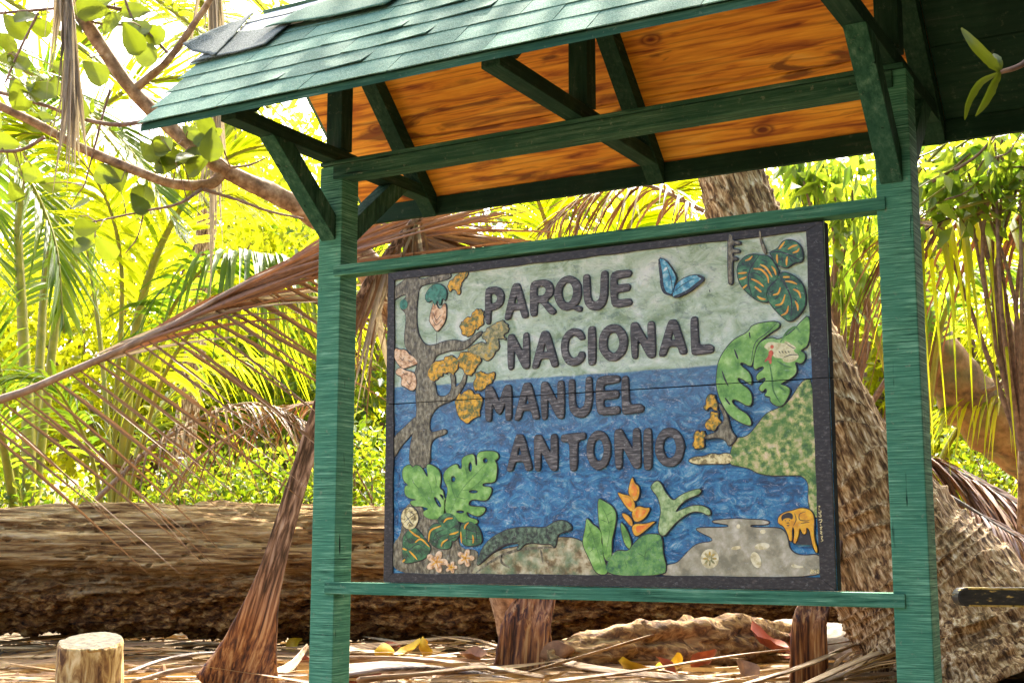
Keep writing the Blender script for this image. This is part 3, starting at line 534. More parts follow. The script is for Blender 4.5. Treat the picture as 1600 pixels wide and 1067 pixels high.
for poly, ln, fl in (([(383, 400), (398, 330), (450, 273), (520, 253), (570, 265), (650, 266), (703, 340), (739, 420), (700, 480), (640, 552), (628, 600), (655, 655), (560, 643), (478, 582), (408, 502)], [([(570, 265), (500, 370), (480, 480), (510, 600)], .004), [(510, 410), (560, 420), (610, 460)], [(430, 330), (450, 350)], [(430, 390), (470, 385)], [(450, 520), (480, 530)], [(590, 300), (640, 320)]], [[(455, 310), (490, 295), (515, 270)], [(395, 415), (430, 412), (470, 408)], [(405, 465), (440, 455), (465, 445)], [(435, 540), (470, 510)], [(525, 375), (590, 385), (640, 440), (650, 495)], [(580, 340), (630, 370), (680, 445)], [(675, 355), (700, 390), (712, 430)], [(505, 460), (560, 485), (610, 525)], [(535, 525), (590, 570)], [(555, 605), (590, 625), (625, 630)]]),
                     ([(633, 562), (730, 440), (760, 398), (850, 428), (922, 488), (954, 580), (954, 682), (900, 762), (830, 818), (770, 782), (680, 692), (638, 622)], [([(740, 430), (800, 530), (840, 640), (835, 800)], .004), ([(635, 560), (680, 500), (735, 455)], .004), [(700, 630), (740, 600)], [(700, 710), (760, 690)], [(810, 470), (870, 480)], [(870, 530), (900, 560)], [(650, 580), (690, 560)], [(860, 620), (890, 650)]], [[(685, 595), (730, 580), (748, 530)], [(705, 680), (760, 665), (788, 590)], [(755, 765), (800, 740), (815, 685)], [(770, 445), (825, 445)], [(790, 480), (840, 485), (888, 505)], [(855, 545), (900, 570), (918, 620)], [(870, 645), (890, 680), (895, 725)]]),
                     ([(655, 240), (730, 210), (760, 150), (820, 131), (892, 158), (929, 220), (934, 314), (860, 322), (800, 369), (740, 352), (700, 322), (680, 270)], [([(640, 245), (740, 235), (830, 265), (925, 310)], .004), [(770, 200), (800, 180)], [(860, 260), (890, 250)], [(760, 270), (770, 330)], [(830, 290), (850, 320)]], [[(735, 215), (755, 190), (785, 150)], [(810, 215), (850, 190), (890, 180)], [(850, 245), (890, 230), (905, 205)], [(720, 255), (720, 290), (725, 330)], [(805, 275), (800, 310), (800, 350)]])):
    o = motif('painted_striped_leaf', 'E', poly, 'stripe_leaf', lines=ln, lw=.003)
    LATER.append((o, ('stripes', [(f, .0055) for f in fl], .005, .0030+.00011*LAYER[0]+.0008, M['orange_line'], 'E')))
motif('painted_stem', 'E', [(565, 60), (585, 60), (585, 120), (640, 240), (610, 262), (575, 150)], 'bark', line=False)
motif('painted_twig', 'E', [(312, 90), (345, 90), (345, 145), (410, 148), (412, 172), (345, 168), (345, 215), (405, 218), (405, 240), (345, 238), (345, 280), (385, 280), (385, 300), (345, 300), (342, 360), (350, 490), (330, 505), (315, 490), (310, 300)], 'bark', smooth=1)
motif('painted_butterfly_wing', 'C', [(1188, 15), (1232, 28), (1272, 80), (1303, 140), (1292, 172), (1277, 254), (1230, 238), (1203, 160)], 'butterfly', smooth=1, lines=[([(1192, 22), (1205, 110), (1212, 190), (1232, 236), (1275, 252)], .010), [(1240, 60), (1270, 150), (1280, 240)]])
motif('painted_butterfly_wing', 'C', [(1274, 254), (1300, 180), (1370, 133), (1440, 122), (1482, 145), (1440, 182), (1380, 232), (1300, 268)], 'butterfly', smooth=1, lines=[([(1290, 262), (1370, 232), (1435, 185), (1474, 148), (1440, 128)], .010), [(1285, 235), (1340, 190), (1420, 145)], [(1285, 235), (1300, 170)]])
LATER.append((bd, ('painted_lines', [[(1508, 215), (1512, 230)]], .003, .0006, M['line'], 'C')))
LATER.append((bd, ('sand_dollar_petals', [([(562+12*cos(t), 735+12*sin(t)), (562+56*cos(t), 735+60*sin(t))], .0062) for t in [2*pi*k/8 for k in range(8)]], .005, .0030+.00011*3+.0012, M['olive'], 'H')))

# letters, hand carved: outlines in a unit box (x right, y down), holes after the outline
def bowl(x0, x1, y0, y1, n=7): return [(x0+(x1-x0)*sin(pi*i/n), (y0+y1)/2-(y1-y0)/2*cos(pi*i/n)) for i in range(n+1)]
LT = {
 'P': ([[(0, 0), (.55, 0)]+bowl(.62, 1.0, .02, .58)[1:-1]+[(.55, .60), (.28, .62), (.28, 1), (.02, .99)]], [[(.28, .17), (.50, .17), (.64, .24), (.66, .33), (.60, .41), (.48, .45), (.28, .45)]]),
 'A': ([[(.40, 0), (.60, 0), (.68, .12), (1.0, .97), (.82, 1.0), (.74, .97), (.66, .74), (.34, .74), (.24, .97), (.14, 1.0), (0, .98), (.32, .12)]], [[(.50, .28), (.60, .58), (.40, .58)]]),
 'R': ([[(0, .02), (.55, 0)]+bowl(.58, .90, .02, .56)[1:-1]+[(.62, .62), (1.0, .93), (.88, 1.0), (.74, .96), (.42, .64), (.27, .62), (.27, .99), (.02, 1)]], [[(.26, .18), (.50, .16), (.62, .25), (.62, .36), (.50, .45), (.26, .46)]]),
 'Q': ([[(.5+.5*cos(t), .47+.47*sin(t)) for t in [2*pi*i/18 - pi*1.45 for i in range(17)]]+[(.84, .84), (1.0, .90), (.98, 1.0), (.86, 1.0), (.68, .90)]], [ell(.48, .45, .23, .29, 14)]),
 'U': ([[(0, .05), (.24, .04), (.27, .60), (.33, .74), (.50, .80), (.66, .72), (.72, .58), (.74, .02), (1, 0), (.99, .62), (.90, .86), (.70, .98), (.48, 1.0), (.24, .95), (.07, .80), (.02, .60)]], []),
 'E': ([[(0, 0), (.94, 0), (1, .09), (.94, .18), (.30, .20), (.30, .39), (.88, .38), (.95, .47), (.88, .57), (.30, .58), (.30, .81), (.92, .79), (1.0, .88), (.96, .98), (.02, 1)]], []),
 'N': ([[(0, .02), (.26, 0), (.36, .12), (.72, .58), (.72, .02), (.98, 0), (1, .97), (.84, 1), (.70, .96), (.28, .40), (.27, .98), (.04, 1)]], []),
 'C': ([[(1.0, .22), (.98, .30), (.82, .32), (.70, .22), (.52, .18), (.36, .26), (.28, .42), (.28, .60), (.37, .76), (.54, .83), (.72, .76), (.80, .66), (.96, .66), (1.0, .76), (.90, .90), (.70, .99), (.48, 1.0), (.24, .92), (.07, .74), (0, .50), (.06, .27), (.24, .08), (.50, 0), (.80, .05)]], []),
 'I': ([[(.05, .02), (.95, 0), (1, .50), (.95, .98), (.05, 1), (0, .5)]], []),
 'O': ([ell(.5, .5, .5, .5, 22)], [ell(.5, .5, .235, .30, 16)]),
 'L': ([[(0, .02), (.30, 0), (.33, .78), (.84, .76), (1, .84), (.96, .97), (.10, 1), (.02, .94)]], []),
 'M': ([[(0, .02), (.22, 0), (.34, .14), (.52, .50), (.68, .12), (.78, .01), (1, 0), (1, .98), (.78, 1), (.77, .44), (.62, .76), (.52, .82), (.42, .76), (.25, .44), (.24, 1), (.02, .98)]], []),
 'T': ([[(0, .04), (1, 0), (1, .16), (.66, .20), (.64, .98), (.36, 1), (.36, .21), (.02, .22)]], []),
}
rl = random.Random(11)
def letter(ch, fr, x0, x1, y0, y1):
    LAYER[0] += 1; out, holes = LT[ch]; ym = (y0+y1)/2; xm = (x0+x1)/2; k = .055*(x1-x0)
    X0, _ = brd(fr, (x0, ym)); X1, _ = brd(fr, (x1, ym)); _, Z1 = brd(fr, (xm, y0+k)); _, Z0 = brd(fr, (xm, y1-k))
    def mp(lp): return [(X0+(X1-X0)*(x+rl.uniform(-.012, .012)), Z1+(Z0-Z1)*(y+rl.uniform(-.008, .008))) for x, y in lp]
    def soft(lp):           # keep the carved corners, only round them
        o = []
        for i in range(len(lp)):
            a, b2, c = lp[i-1], lp[i], lp[(i+1) % len(lp)]
            o += [(b2[0]+(a[0]-b2[0])*.16, b2[1]+(a[1]-b2[1])*.16), (b2[0]+(c[0]-b2[0])*.16, b2[1]+(c[1]-b2[1])*.16)]
        return chaikin(o, 1)
    loops = [soft(mp(l)) for l in out]+[soft(mp(l)) for l in holes]; h = .0062
    o = slab('letter', loops, h, M['letter'], bd, .0009); slab('dark_edge', loops, h-.0016, M['line'], o, .0004, offset=.0022)
for ch, fr, x0, x1, y0, y1 in (('P', 'C', 75, 195, 193, 440), ('A', 'C', 197, 352, 170, 410), ('R', 'C', 362, 530, 145, 388), ('Q', 'C', 520, 692, 120, 370), ('U', 'C', 705, 860, 95, 355), ('E', 'C', 878, 1012, 88, 335),
     ('N', 'C', 218, 358, 490, 733), ('A', 'C', 372, 545, 475, 723), ('C', 'C', 560, 712, 455, 710), ('I', 'C', 735, 782, 450, 700), ('O', 'C', 805, 985, 430, 680), ('N', 'C', 1008, 1163, 415, 663), ('A', 'C', 1185, 1370, 400, 645), ('L', 'C', 1393, 1537, 378, 637),
     ('M', 'D', 75, 245, 165, 408), ('A', 'D', 262, 425, 150, 400), ('N', 'D', 430, 582, 138, 397), ('U', 'D', 610, 760, 112, 387), ('E', 'D', 785, 940, 105, 370), ('L', 'D', 950, 1090, 103, 360),
     ('A', 'D', 212, 378, 478, 728), ('N', 'D', 388, 540, 478, 727), ('T', 'D', 560, 718, 468, 727), ('O', 'D', 727, 878, 455, 718), ('N', 'D', 905, 1070, 440, 715), ('I', 'D', 1092, 1143, 445, 715), ('O', 'D', 1165, 1350, 435, 702)):
    letter(ch, fr, x0, x1, y0, y1)
_later = [(it[0].name if it[0] is not bd else None, it[1]) for it in LATER]
def flush_board():
    made = flush_collect()
    for nm, it in _later:
        par = bd if nm is None else made[nm]
        if isinstance(it, str): par['label'] = it
        elif it[0] == 'stripes':
            for ln in it[1]: strokes('stripe', [ln], it[2], it[3], it[4], par, it[5])
        else: strokes(it[0], it[1], it[2], it[3], it[4], par, it[5])
def flush_collect():
    bpy.context.view_layer.update(); dg = bpy.context.evaluated_depsgraph_get(); made = {}
    for o, name, h, bev, mat, parent in PEND:
        me = bpy.data.meshes.new_from_object(o.evaluated_get(dg)); bm = bmesh.new(); bm.from_mesh(me); bpy.data.meshes.remove(me)
        top = h/2+bev
        for v in bm.verts: x, y, z = v.co; v.co = (x, YF-(z-top+h), y)
        bmesh.ops.remove_doubles(bm, verts=bm.verts, dist=1e-5); cut_crack(bm); bmesh.ops.recalc_face_normals(bm, faces=bm.faces)
        m2 = bpy.data.meshes.new(name); bm.to_mesh(m2); bm.free(); m2.materials.clear(); m2.materials.append(mat); made[o.name] = m2
    recs = [(o.name, name, parent.name) for o, name, h, bev, mat, parent in PEND]; curves = [o for o, *_ in PEND]
    for o in curves: cu = o.data; bpy.data.objects.remove(o); bpy.data.curves.remove(cu)
    objs = {}
    for on, name, pn in recs: objs[on] = link_mesh(name, made[on], None, None)
    for on, name, pn in recs: put(objs[on], bd if pn == bd.name else objs[pn])
    PEND.clear(); return objs
flush_board()
# date and signature painted small in cream
def glyphs(txt, x, y, w, h):
    G_ = {'2': [[(0, .25), (.4, 0), (.9, .25), (.1, 1), (1, .95)]], '0': [[(.5, 0), (.05, .5), (.5, 1), (.95, .5), (.5, 0)]], '1': [[(.3, .2), (.55, 0), (.55, 1)]]}
    return [[(x+i*w*1.25+q[0]*w, y+q[1]*h) for q in l] for i, c in enumerate(txt) for l in G_[c]]
strokes('date', glyphs('2012', 350, 912, 22, 40), .0026, .0056, M['cream'], bd, 'I', False)
strokes('signature', [[(445, 160), (468, 158), (455, 185), (470, 200)], [(452, 205), (480, 212), (478, 235), (450, 232)], [(458, 250), (482, 262), (478, 285), (455, 275)], [(455, 320), (490, 312), (488, 340), (470, 352)], [(472, 372), (484, 380)], [(470, 410), (494, 402), (480, 430), (496, 436)], [(474, 450), (492, 462), (475, 480), (498, 488)], [(478, 520), (500, 512), (490, 545), (505, 560), (482, 578)]], .0024, .0075, M['cream'], bd, 'I', False)

# ------------------------------------------------------------------ natural materials
def leaf_mat(name, stops, tcol, tw=.5, rough=.45, spec=.35, ns=30):
    """leaf blade: coloured per blade, light passes through it"""
    m, nt, b = nodes_of(name); ge = nt.nodes.new('ShaderNodeNewGeometry')
    c = ramp(nt, ge.outputs['Random Per Island'], stops)
    v = ramp(nt, noise_node(nt, (1, 1, 1), ns, 3), [(.3, (.72, .72, .72)), (.7, (1.12, 1.12, 1.12))]); c = mixc(nt, 1.0, c, v, 'MULTIPLY')
    nt.links.new(c, b.inputs['Base Color']); b.inputs['Roughness'].default_value = rough; b.inputs['Specular IOR Level'].default_value = spec
    tr = nt.nodes.new('ShaderNodeBsdfTranslucent')
    t2 = ramp(nt, ge.outputs['Random Per Island'], tcol) if isinstance(tcol, list) else None
    if t2 is not None: nt.links.new(t2, tr.inputs[0])
    else: tr.inputs[0].default_value = rgb(tcol)
    mx = nt.nodes.new('ShaderNodeMixShader'); mx.inputs[0].default_value = tw
    nt.links.new(b.outputs[0], mx.inputs[1]); nt.links.new(tr.outputs[0], mx.inputs[2])
    nt.links.new(mx.outputs[0], nt.nodes['Material Output'].inputs[0]); return m
M['palm_leaf'] = leaf_mat('palm_leaf', [(0, (.07, .13, .012)), (.5, (.13, .20, .018)), (.85, (.20, .25, .025)), (1, (.34, .34, .06))], [(0, (.34, .44, .006)), (.5, (.62, .66, .008)), (1, (.82, .80, .03))], .62)
M['palm_leaf_deep'] = leaf_mat('palm_leaf_deep', [(0, (.03, .085, .015)), (.6, (.07, .15, .02)), (1, (.14, .21, .03))], [(0, (.14, .27, .012)), (1, (.36, .48, .02))], .5)
M['dry_leaf'] = leaf_mat('dry_palm_leaf', [(0, (.06, .028, .013)), (.35, (.14, .072, .032)), (.7, (.24, .14, .07)), (1, (.40, .28, .17))], [(0, (.20, .08, .02)), (1, (.32, .17, .06))], .10, .6, .25)
M['dry_leaf_red'] = leaf_mat('dry_palm_leaf_red', [(0, (.07, .026, .014)), (.4, (.17, .075, .036)), (.8, (.31, .17, .09)), (1, (.45, .30, .19))], [(0, (.24, .07, .02)), (1, (.32, .14, .04))], .10, .5, .35)
M['dry_leaf_grey'] = leaf_mat('dry_palm_leaf_grey', [(0, (.16, .12, .08)), (.5, (.30, .24, .17)), (1, (.46, .40, .31))], [(0, (.30, .22, .10)), (1, (.46, .38, .22))], .25, .7, .2)
M['straw'] = leaf_mat('straw', [(0, (.13, .062, .024)), (.4, (.30, .17, .07)), (.75, (.48, .31, .14)), (1, (.60, .44, .24))], (.5, .3, .1), .1, .6, .3)
M['bush_leaf'] = leaf_mat('bush_leaf', [(0, (.035, .09, .010)), (.5, (.075, .15, .015)), (1, (.15, .22, .025))], [(0, (.12, .22, .005)), (.6, (.28, .37, .008)), (1, (.50, .52, .02))], .52)
M['far_leaf'] = leaf_mat('far_leaf', [(0, (.05, .10, .010)), (.6, (.11, .17, .018)), (1, (.18, .22, .03))], [(0, (.50, .56, .006)), (.6, (.72, .74, .008)), (1, (.84, .82, .03))], .64)
M['dark_leaf'] = leaf_mat('sky_blocker_leaf', [(0, (.010, .028, .006)), (.6, (.02, .045, .009)), (1, (.035, .065, .014))], (.03, .06, .01), .15, .6, .15)  # leaves kept dark so the unseen added trees cut more sky light
M['vine_leaf'] = leaf_mat('vine_leaf', [(0, (.025, .07, .015)), (.6, (.055, .12, .022)), (1, (.12, .19, .04))], [(0, (.22, .38, .02)), (1, (.52, .62, .03))], .5, .35, .45)
M['almond_leaf'] = leaf_mat('almond_leaf', [(0, (.04, .075, .010)), (.6, (.075, .11, .013)), (1, (.12, .14, .018))], (.20, .25, .010), .38, .4, .4, 20)
M['rachis_green'] = simple('rachis_green', [(.3, (.14, .15, .02)), (.6, (.27, .25, .03)), (.8, (.36, .24, .05))], ns=9, rough=.5, bs=.1)
M['rachis_dry'] = simple('rachis_dry', [(.3, (.13, .08, .045)), (.55, (.27, .18, .11)), (.75, (.42, .33, .24))], ns=14, rough=.6, bs=.3, bd=.003)
M['rachis_dark'] = simple('rachis_dark', [(.3, (.025, .02, .018)), (.7, (.09, .065, .05))], ns=14, rough=.6, bs=.3, bd=.003)
M['branch'] = simple('branch_bark', [(.28, (.085, .048, .026)), (.44, (.22, .125, .062)), (.6, (.38, .25, .14)), (.76, (.58, .46, .33))], ns=26, rough=.8, bs=.5, bd=.006)
M['thin_branch'] = simple('thin_branch_bark', [(.3, (.10, .06, .04)), (.6, (.26, .16, .10)), (.8, (.42, .30, .20))], ns=30, rough=.8, bs=.3)
M['moss_bark'] = simple('mossy_bark', [(.3, (.06, .035, .018)), (.5, (.24, .13, .05)), (.68, (.36, .22, .10)), (.8, (.42, .36, .22))], ns=9, rough=.85, bs=.8, bd=.02, big=(5, (.10, .12, .05), .6))
def log_mat():
    m, nt, b = nodes_of('weathered_log')
    tc = nt.nodes.new('ShaderNodeTexCoord'); sp = nt.nodes.new('ShaderNodeSeparateXYZ'); nt.links.new(tc.outputs['Object'], sp.inputs[0])
    f = noise_node(nt, (1.0, 12, 16), 2.2, 9, .66, .4)                       # long grey fibres
    top = ramp(nt, f, [(.33, (.045, .018, .006)), (.41, (.20, .098, .034)), (.50, (.43, .255, .095)), (.58, (.62, .43, .19)), (.70, (.80, .64, .40))])
    g = noise_node(nt, (6, 9, 13), 2.4, 9, .7, .5)                          # crumbling brown rot below
    low = ramp(nt, g, [(.36, (.022, .009, .004)), (.45, (.15, .062, .018)), (.53, (.33, .155, .045)), (.60, (.54, .31, .095)), (.69, (.72, .53, .25))])
    wob = noise_node(nt, (1.1, 1, 1), 2.5, 4); ad = nt.nodes.new('ShaderNodeMath'); ad.operation = 'MULTIPLY_ADD'; ad.inputs[1].default_value = .34
    nt.links.new(wob, ad.inputs[0]); nt.links.new(sp.outputs[2], ad.inputs[2])
    st = nt.nodes.new('ShaderNodeMapRange'); st.inputs['From Min'].default_value = .06; st.inputs['From Max'].default_value = .26
    nt.links.new(ad.outputs[0], st.inputs[0]); c = mixc(nt, st.outputs[0], low, top)
    nt.links.new(c, b.inputs['Base Color']); b.inputs['Roughness'].default_value = .85; b.inputs['Specular IOR Level'].default_value = .2
    p = bump(nt, b, f, 1.0, .06); bump(nt, b, g, .9, .05, p); return m
M['log'] = log_mat()
M['trunk'] = simple('palm_trunk_bark', [(.38, (.035, .014, .005)), (.455, (.17, .085, .032)), (.52, (.37, .23, .10)), (.58, (.58, .42, .22)), (.66, (.80, .68, .48))], (48, 48, 11), 1.0, .85, 1.0, .014, 7, .4, (7, (.22, .15, .06), .4))
M['stalk'] = None
M['stump_side'] = simple('stump_side', [(.36, (.08, .034, .009)), (.45, (.24, .13, .038)), (.54, (.42, .29, .10)), (.66, (.60, .48, .24))], (4, 4, 1.2), 6, .8, .6, .012, 7, .8)
M['stump_top'] = simple('stump_top', [(.36, (.03, .023, .012)), (.5, (.075, .062, .034)), (.66, (.14, .12, .07))], (1, 1, 1), 40, .8, .4, .004)
M['rot'] = simple('rotten_wood', [(.28, (.022, .010, .005)), (.42, (.13, .062, .022)), (.56, (.32, .19, .07)), (.70, (.50, .36, .15)), (.82, (.62, .50, .28))], (3, 12, 12), 2.2, .85, .9, .02, 8, .6)
M['grey_wood'] = simple('driftwood', [(.28, (.05, .035, .024)), (.45, (.17, .13, .09)), (.62, (.32, .26, .19)), (.8, (.48, .42, .34))], (3, 12, 12), 2, .8, .7, .012, 8, .4)
M['sandy'] = simple('sandy_ground', [(.34, (.05, .028, .013)), (.44, (.13, .085, .045)), (.55, (.24, .18, .105)), (.68, (.38, .31, .20))], (1, 1, 1), 26, .95, .6, .012, 8, 0, (1.6, (.14, .085, .04), .6))
M['fall_yellow'] = simple('fallen_leaf_yellow', [(.3, (.45, .23, .01)), (.6, (.66, .42, .015)), (.8, (.70, .50, .06))], ns=22, rough=.45, bs=.3)
M['fall_red'] = simple('fallen_leaf_red', [(.3, (.16, .03, .012)), (.6, (.38, .085, .03)), (.8, (.50, .18, .07))], ns=22, rough=.5, bs=.3)
M['fall_brown'] = simple('fallen_leaf_brown', [(.3, (.12, .05, .02)), (.6, (.28, .14, .06)), (.8, (.42, .25, .12))], ns=22, rough=.6, bs=.3)
def stalk_mat():
    m, nt, b = nodes_of('dead_stalk'); tc = nt.nodes.new('ShaderNodeTexCoord'); sp = nt.nodes.new('ShaderNodeSeparateXYZ'); nt.links.new(tc.outputs['Object'], sp.inputs[0])
    f = noise_node(nt, (46, 46, 1.6), 1.3, 5, .58, .3)
    up = ramp(nt, f, [(.36, (.022, .012, .010)), (.45, (.10, .060, .046)), (.54, (.24, .165, .135)), (.66, (.46, .37, .32))])
    dn = ramp(nt, f, [(.36, (.024, .006, .003)), (.45, (.13, .038, .010)), (.54, (.31, .115, .028)), (.66, (.52, .28, .10))])
    wob = noise_node(nt, (1, 1, 1), 4, 4); ad = nt.nodes.new('ShaderNodeMath'); ad.operation = 'MULTIPLY_ADD'; ad.inputs[1].default_value = .4; nt.links.new(wob, ad.inputs[0]); nt.links.new(sp.outputs[2], ad.inputs[2])
    st = nt.nodes.new('ShaderNodeMapRange'); st.inputs['From Min'].default_value = .45; st.inputs['From Max'].default_value = .95; nt.links.new(ad.outputs[0], st.inputs[0])
    nt.links.new(mixc(nt, st.outputs[0], dn, up), b.inputs['Base Color']); b.inputs['Roughness'].default_value = .5; b.inputs['Specular IOR Level'].default_value = .45
    bump(nt, b, f, .6, .008); return m
M['stalk'] = stalk_mat()
M['stalk_tan'] = simple('dry_stalk_tan', [(.34, (.07, .035, .016)), (.43, (.20, .115, .055)), (.52, (.29, .185, .095)), (.64, (.44, .32, .19))], (40, 40, 1.8), 1.3, .65, .7, .006, 6, .3)
M['stalk_grey'] = simple('dry_stalk_grey', [(.34, (.045, .030, .024)), (.43, (.13, .095, .075)), (.52, (.24, .19, .155)), (.64, (.42, .36, .31))], (40, 40, 1.8), 1.3, .7, .7, .006, 6, .3)
def bar_mat():
    m, nt, b = nodes_of('chipped_black_paint')
    f = noise_node(nt, (9, 9, 30), 2.6, 7, .65); c = ramp(nt, f, [(.3, (.012, .013, .014)), (.56, (.035, .036, .038)), (.62, (.10, .09, .05)), (.66, (.58, .42, .10)), (.8, (.66, .58, .34))])
    nt.links.new(c, b.inputs['Base Color']); b.inputs['Roughness'].default_value = .5; bump(nt, b, f, .4, .003); return m
M['bar'] = bar_mat()
M['yellow_edge'] = simple('worn_yellow_paint', [(.35, (.10, .07, .02)), (.5, (.50, .36, .08)), (.75, (.64, .52, .20))], (12, 12, 12), 3, .6, .4, .003)

# ------------------------------------------------------------------ ground
def depth_of(x, y): return (Vector((x, y, 0))-Vector((CAM.x, CAM.y, 0))).dot(Vector((_f.x, _f.y, 0)).normalized())
def gz(x, y):
    d = depth_of(x, y); t = min(1, max(0, (5.4-d)/5.4)); t = t*t*(3-2*t)*.5+t*.5
    n = .03*noise.noise(Vector((x*.9, y*.9, 0)))+.012*noise.noise(Vector((x*4, y*4, 3)))
    return GZ-.88*t + n*(1 if d < 40 else 0)
gx = sorted(set([round(-5.2+i*.11, 3) for i in range(106)]+[-160, -90, -50, -30, -18, -12, -8.5, -6.8, -5.9, 7.4, 8.4, 10, 14, 20, 32, 55, 90, 160]))
gy = sorted(set([round(-4+i*.11, 3) for i in range(118)]+[-160, -90, -50, -30, -18, -11, -7, -5.2, 9.6, 10.4, 11.6, 13, 16, 20, 28, 40, 60, 100, 160]))
Vg = [(x, y, gz(x, y)) for y in gy for x in gx]; nx_ = len(gx)
Fg = [(j*nx_+i, j*nx_+i+1, (j+1)*nx_+i+1, (j+1)*nx_+i) for j in range(len(gy)-1) for i in range(nx_-1)]
tag(mesh_pd('ground', Vg, Fg, M['sandy'], None, True), kind='structure')

# ------------------------------------------------------------------ palm fronds
UPZ = Vector((0, 0, 1))
def leaflet_geo(base, d, side, L, w, droop, V, F, segs=5, twist=0, rr=None, fold=.35):
    """one leaflet: a blade folded along its middle, tapering, bending down under its weight"""
    o = len(V); d = d.normalized(); nrm = d.cross(side); nrm = nrm.normalized() if nrm.length > 1e-5 else UPZ; acr = nrm.cross(d).normalized()
    for i in range(segs+1):
        s = i/segs; p = base + d*(s*L) - UPZ*(droop*L*s*s)
        ww = w*(.45+.55*min(1, s*4))*(1-max(0, s-.35)/.65*.96); a = twist*s
        ac = acr*cos(a)+nrm*sin(a); nn = nrm*cos(a)-acr*sin(a)
        V.append(p+ac*ww*.5+nn*ww*fold*.5); V.append(p-nn*ww*.05); V.append(p-ac*ww*.5+nn*ww*fold*.5)
    for i in range(segs):
        k = o+3*i; F.append((k, k+1, k+4, k+3)); F.append((k+1, k+2, k+5, k+4))
def frond(parent, pts, L=.8, w=.035, n=46, mat='palm_leaf', rmat='rachis_green', r0=.022, droop=.35, a0=62, a1=22, seed=0, start=.12, roll=0, sides=(1, -1), segs=5, gap=.05, single=False, tipL=.45, up=None, name='frond', dvar=.5):
    """a rachis with its two rows of leaflets; the leaflets are one piece of it unless single"""
    r = random.Random(seed); path = catmull(pts, 36)
    V, F = tube_geo(path, lambda t: r0*(1-.85*t)+.002, 6)
    ra = mesh_pd(name, V, F, M[rmat], parent, True); LV, LF = [], []; up0 = up or UPZ
    for i in range(n):
        t = start+(1-start)*(i+.3*r.random())/n; x = t*36; k = min(35, int(x)); p = path[k].lerp(path[k+1], x-k)
        T = (path[min(36, k+2)]-path[max(0, k-1)]).normalized(); sd_ = T.cross(up0)
        sd_ = sd_.normalized() if sd_.length > .05 else T.orthogonal().normalized(); nn = sd_.cross(T)
        sd_ = sd_*cos(roll)+nn*sin(roll); nn = sd_.cross(T).normalized()
        prof = (sin(pi*min(1, (t-start)/(1-start)*.92+.10))**.6)*(1-tipL*t)+.05
        for sg in sides:
            if r.random() < gap: continue
            a = radians(a0+(a1-a0)*t+r.gauss(0, 4)); d = T*cos(a)+sd_*sg*sin(a)+nn*r.gauss(.10, .08)
            l = L*prof*r.uniform(.85, 1.1); dr = droop*r.uniform(1-dvar, 1+dvar)
            if single:
                v1, f1 = [], []; leaflet_geo(p, d, sd_*sg if abs(d.normalized().dot(sd_)) < .98 else T, l, w*r.uniform(.8, 1.15), dr, v1, f1, segs, r.gauss(0, .7), r)
                mesh_pd('leaflet', v1, f1, M[mat], ra)
            else: leaflet_geo(p, d, T, l, w*r.uniform(.8, 1.15), dr, LV, LF, segs, r.gauss(0, .6), r)
    if LV:
        lf = mesh_np('leaflets', np.array([tuple(v) for v in LV]), LF, M[mat], ra); lf['kind'] = 'stuff'
    return ra
def base_at(px, D):
    """the ground point straight below the pixel column px at depth D"""
    v = at(px, 900, D); return Vector((v.x, v.y, gz(v.x, v.y)))

# young coconut palms behind the log on the left: green stalks rise from the ground, fronds arch over
def palm(label, px, D, fr, group=None, **kw):
    b0 = base_at(px, D); t = thing('young_palm', b0, label, 'palm', group)
    V, F = tube_geo([b0-UPZ*.1, b0+UPZ*.25, b0+UPZ*.55+_r*.02], lambda s: .16*(1-.5*s), 10, .3, px); mesh_pd('stem', V, F, M['trunk'], t, True)
    for i, (pts, o) in enumerate(fr):
        P = [b0+UPZ*.35] + [at(*q) for q in pts]; a = dict(kw); a.update(o); frond(t, P, seed=px+i*7, **a)
    return t
palm('yellow green young palm with upright stalks rising behind the log beside the leaning dead frond', 175, 10.6, [
    ([(192, 720, 10.4), (215, 500, 10.2), (268, 350, 10.0), (350, 250, 9.9), (470, 215, 9.8)], dict(L=1.0, start=.42, r0=.05, n=60, droop=.30, a0=70, w=.042)),
    ([(170, 700, 10.6), (150, 480, 10.8), (110, 280, 10.9), (20, 120, 11.2), (-80, 60, 11.4)], dict(mat='palm_leaf_deep', L=1.05, start=.40, r0=.024, n=58, droop=.35, w=.042)),
    ([(215, 720, 10.2), (270, 560, 9.8), (370, 455, 9.5), (480, 425, 9.4), (600, 470, 9.3)], dict(L=1.0, start=.35, r0=.022, n=70, droop=1.1, a0=75, a1=45, w=.046)),
    ([(150, 740, 10.5), (110, 640, 10.2), (60, 590, 10.0), (-60, 600, 9.8)], dict(mat='palm_leaf_deep', L=.8, start=.3, r0=.02, n=40, droop=.6)),
    ([(190, 700, 11), (240, 420, 11.4), (320, 150, 11.8), (420, 20, 12.2), (560, -60, 12.5)], dict(L=1.1, start=.42, r0=.024, n=60, droop=.3, w=.042)),
    ([(200, 700, 10.3), (250, 520, 9.9), (330, 410, 9.6), (430, 400, 9.4), (540, 440, 9.3)], dict(mat='palm_leaf_deep', L=1.1, start=.38, r0=.022, n=64, droop=1.0, a0=78, a1=50, w=.052)),
    ([(180, 660, 10.3), (190, 420, 10.0), (150, 280, 9.8), (60, 210, 9.7), (-60, 230, 9.6)], dict(L=1.1, start=.42, r0=.022, n=60, droop=.4, a0=78, w=.048)),
    ([(205, 740, 10.6), (250, 640, 10.9), (330, 570, 11.2), (440, 560, 11.4)], dict(L=.8, start=.3, r0=.03, n=44, droop=.7, mat='palm_leaf'))])
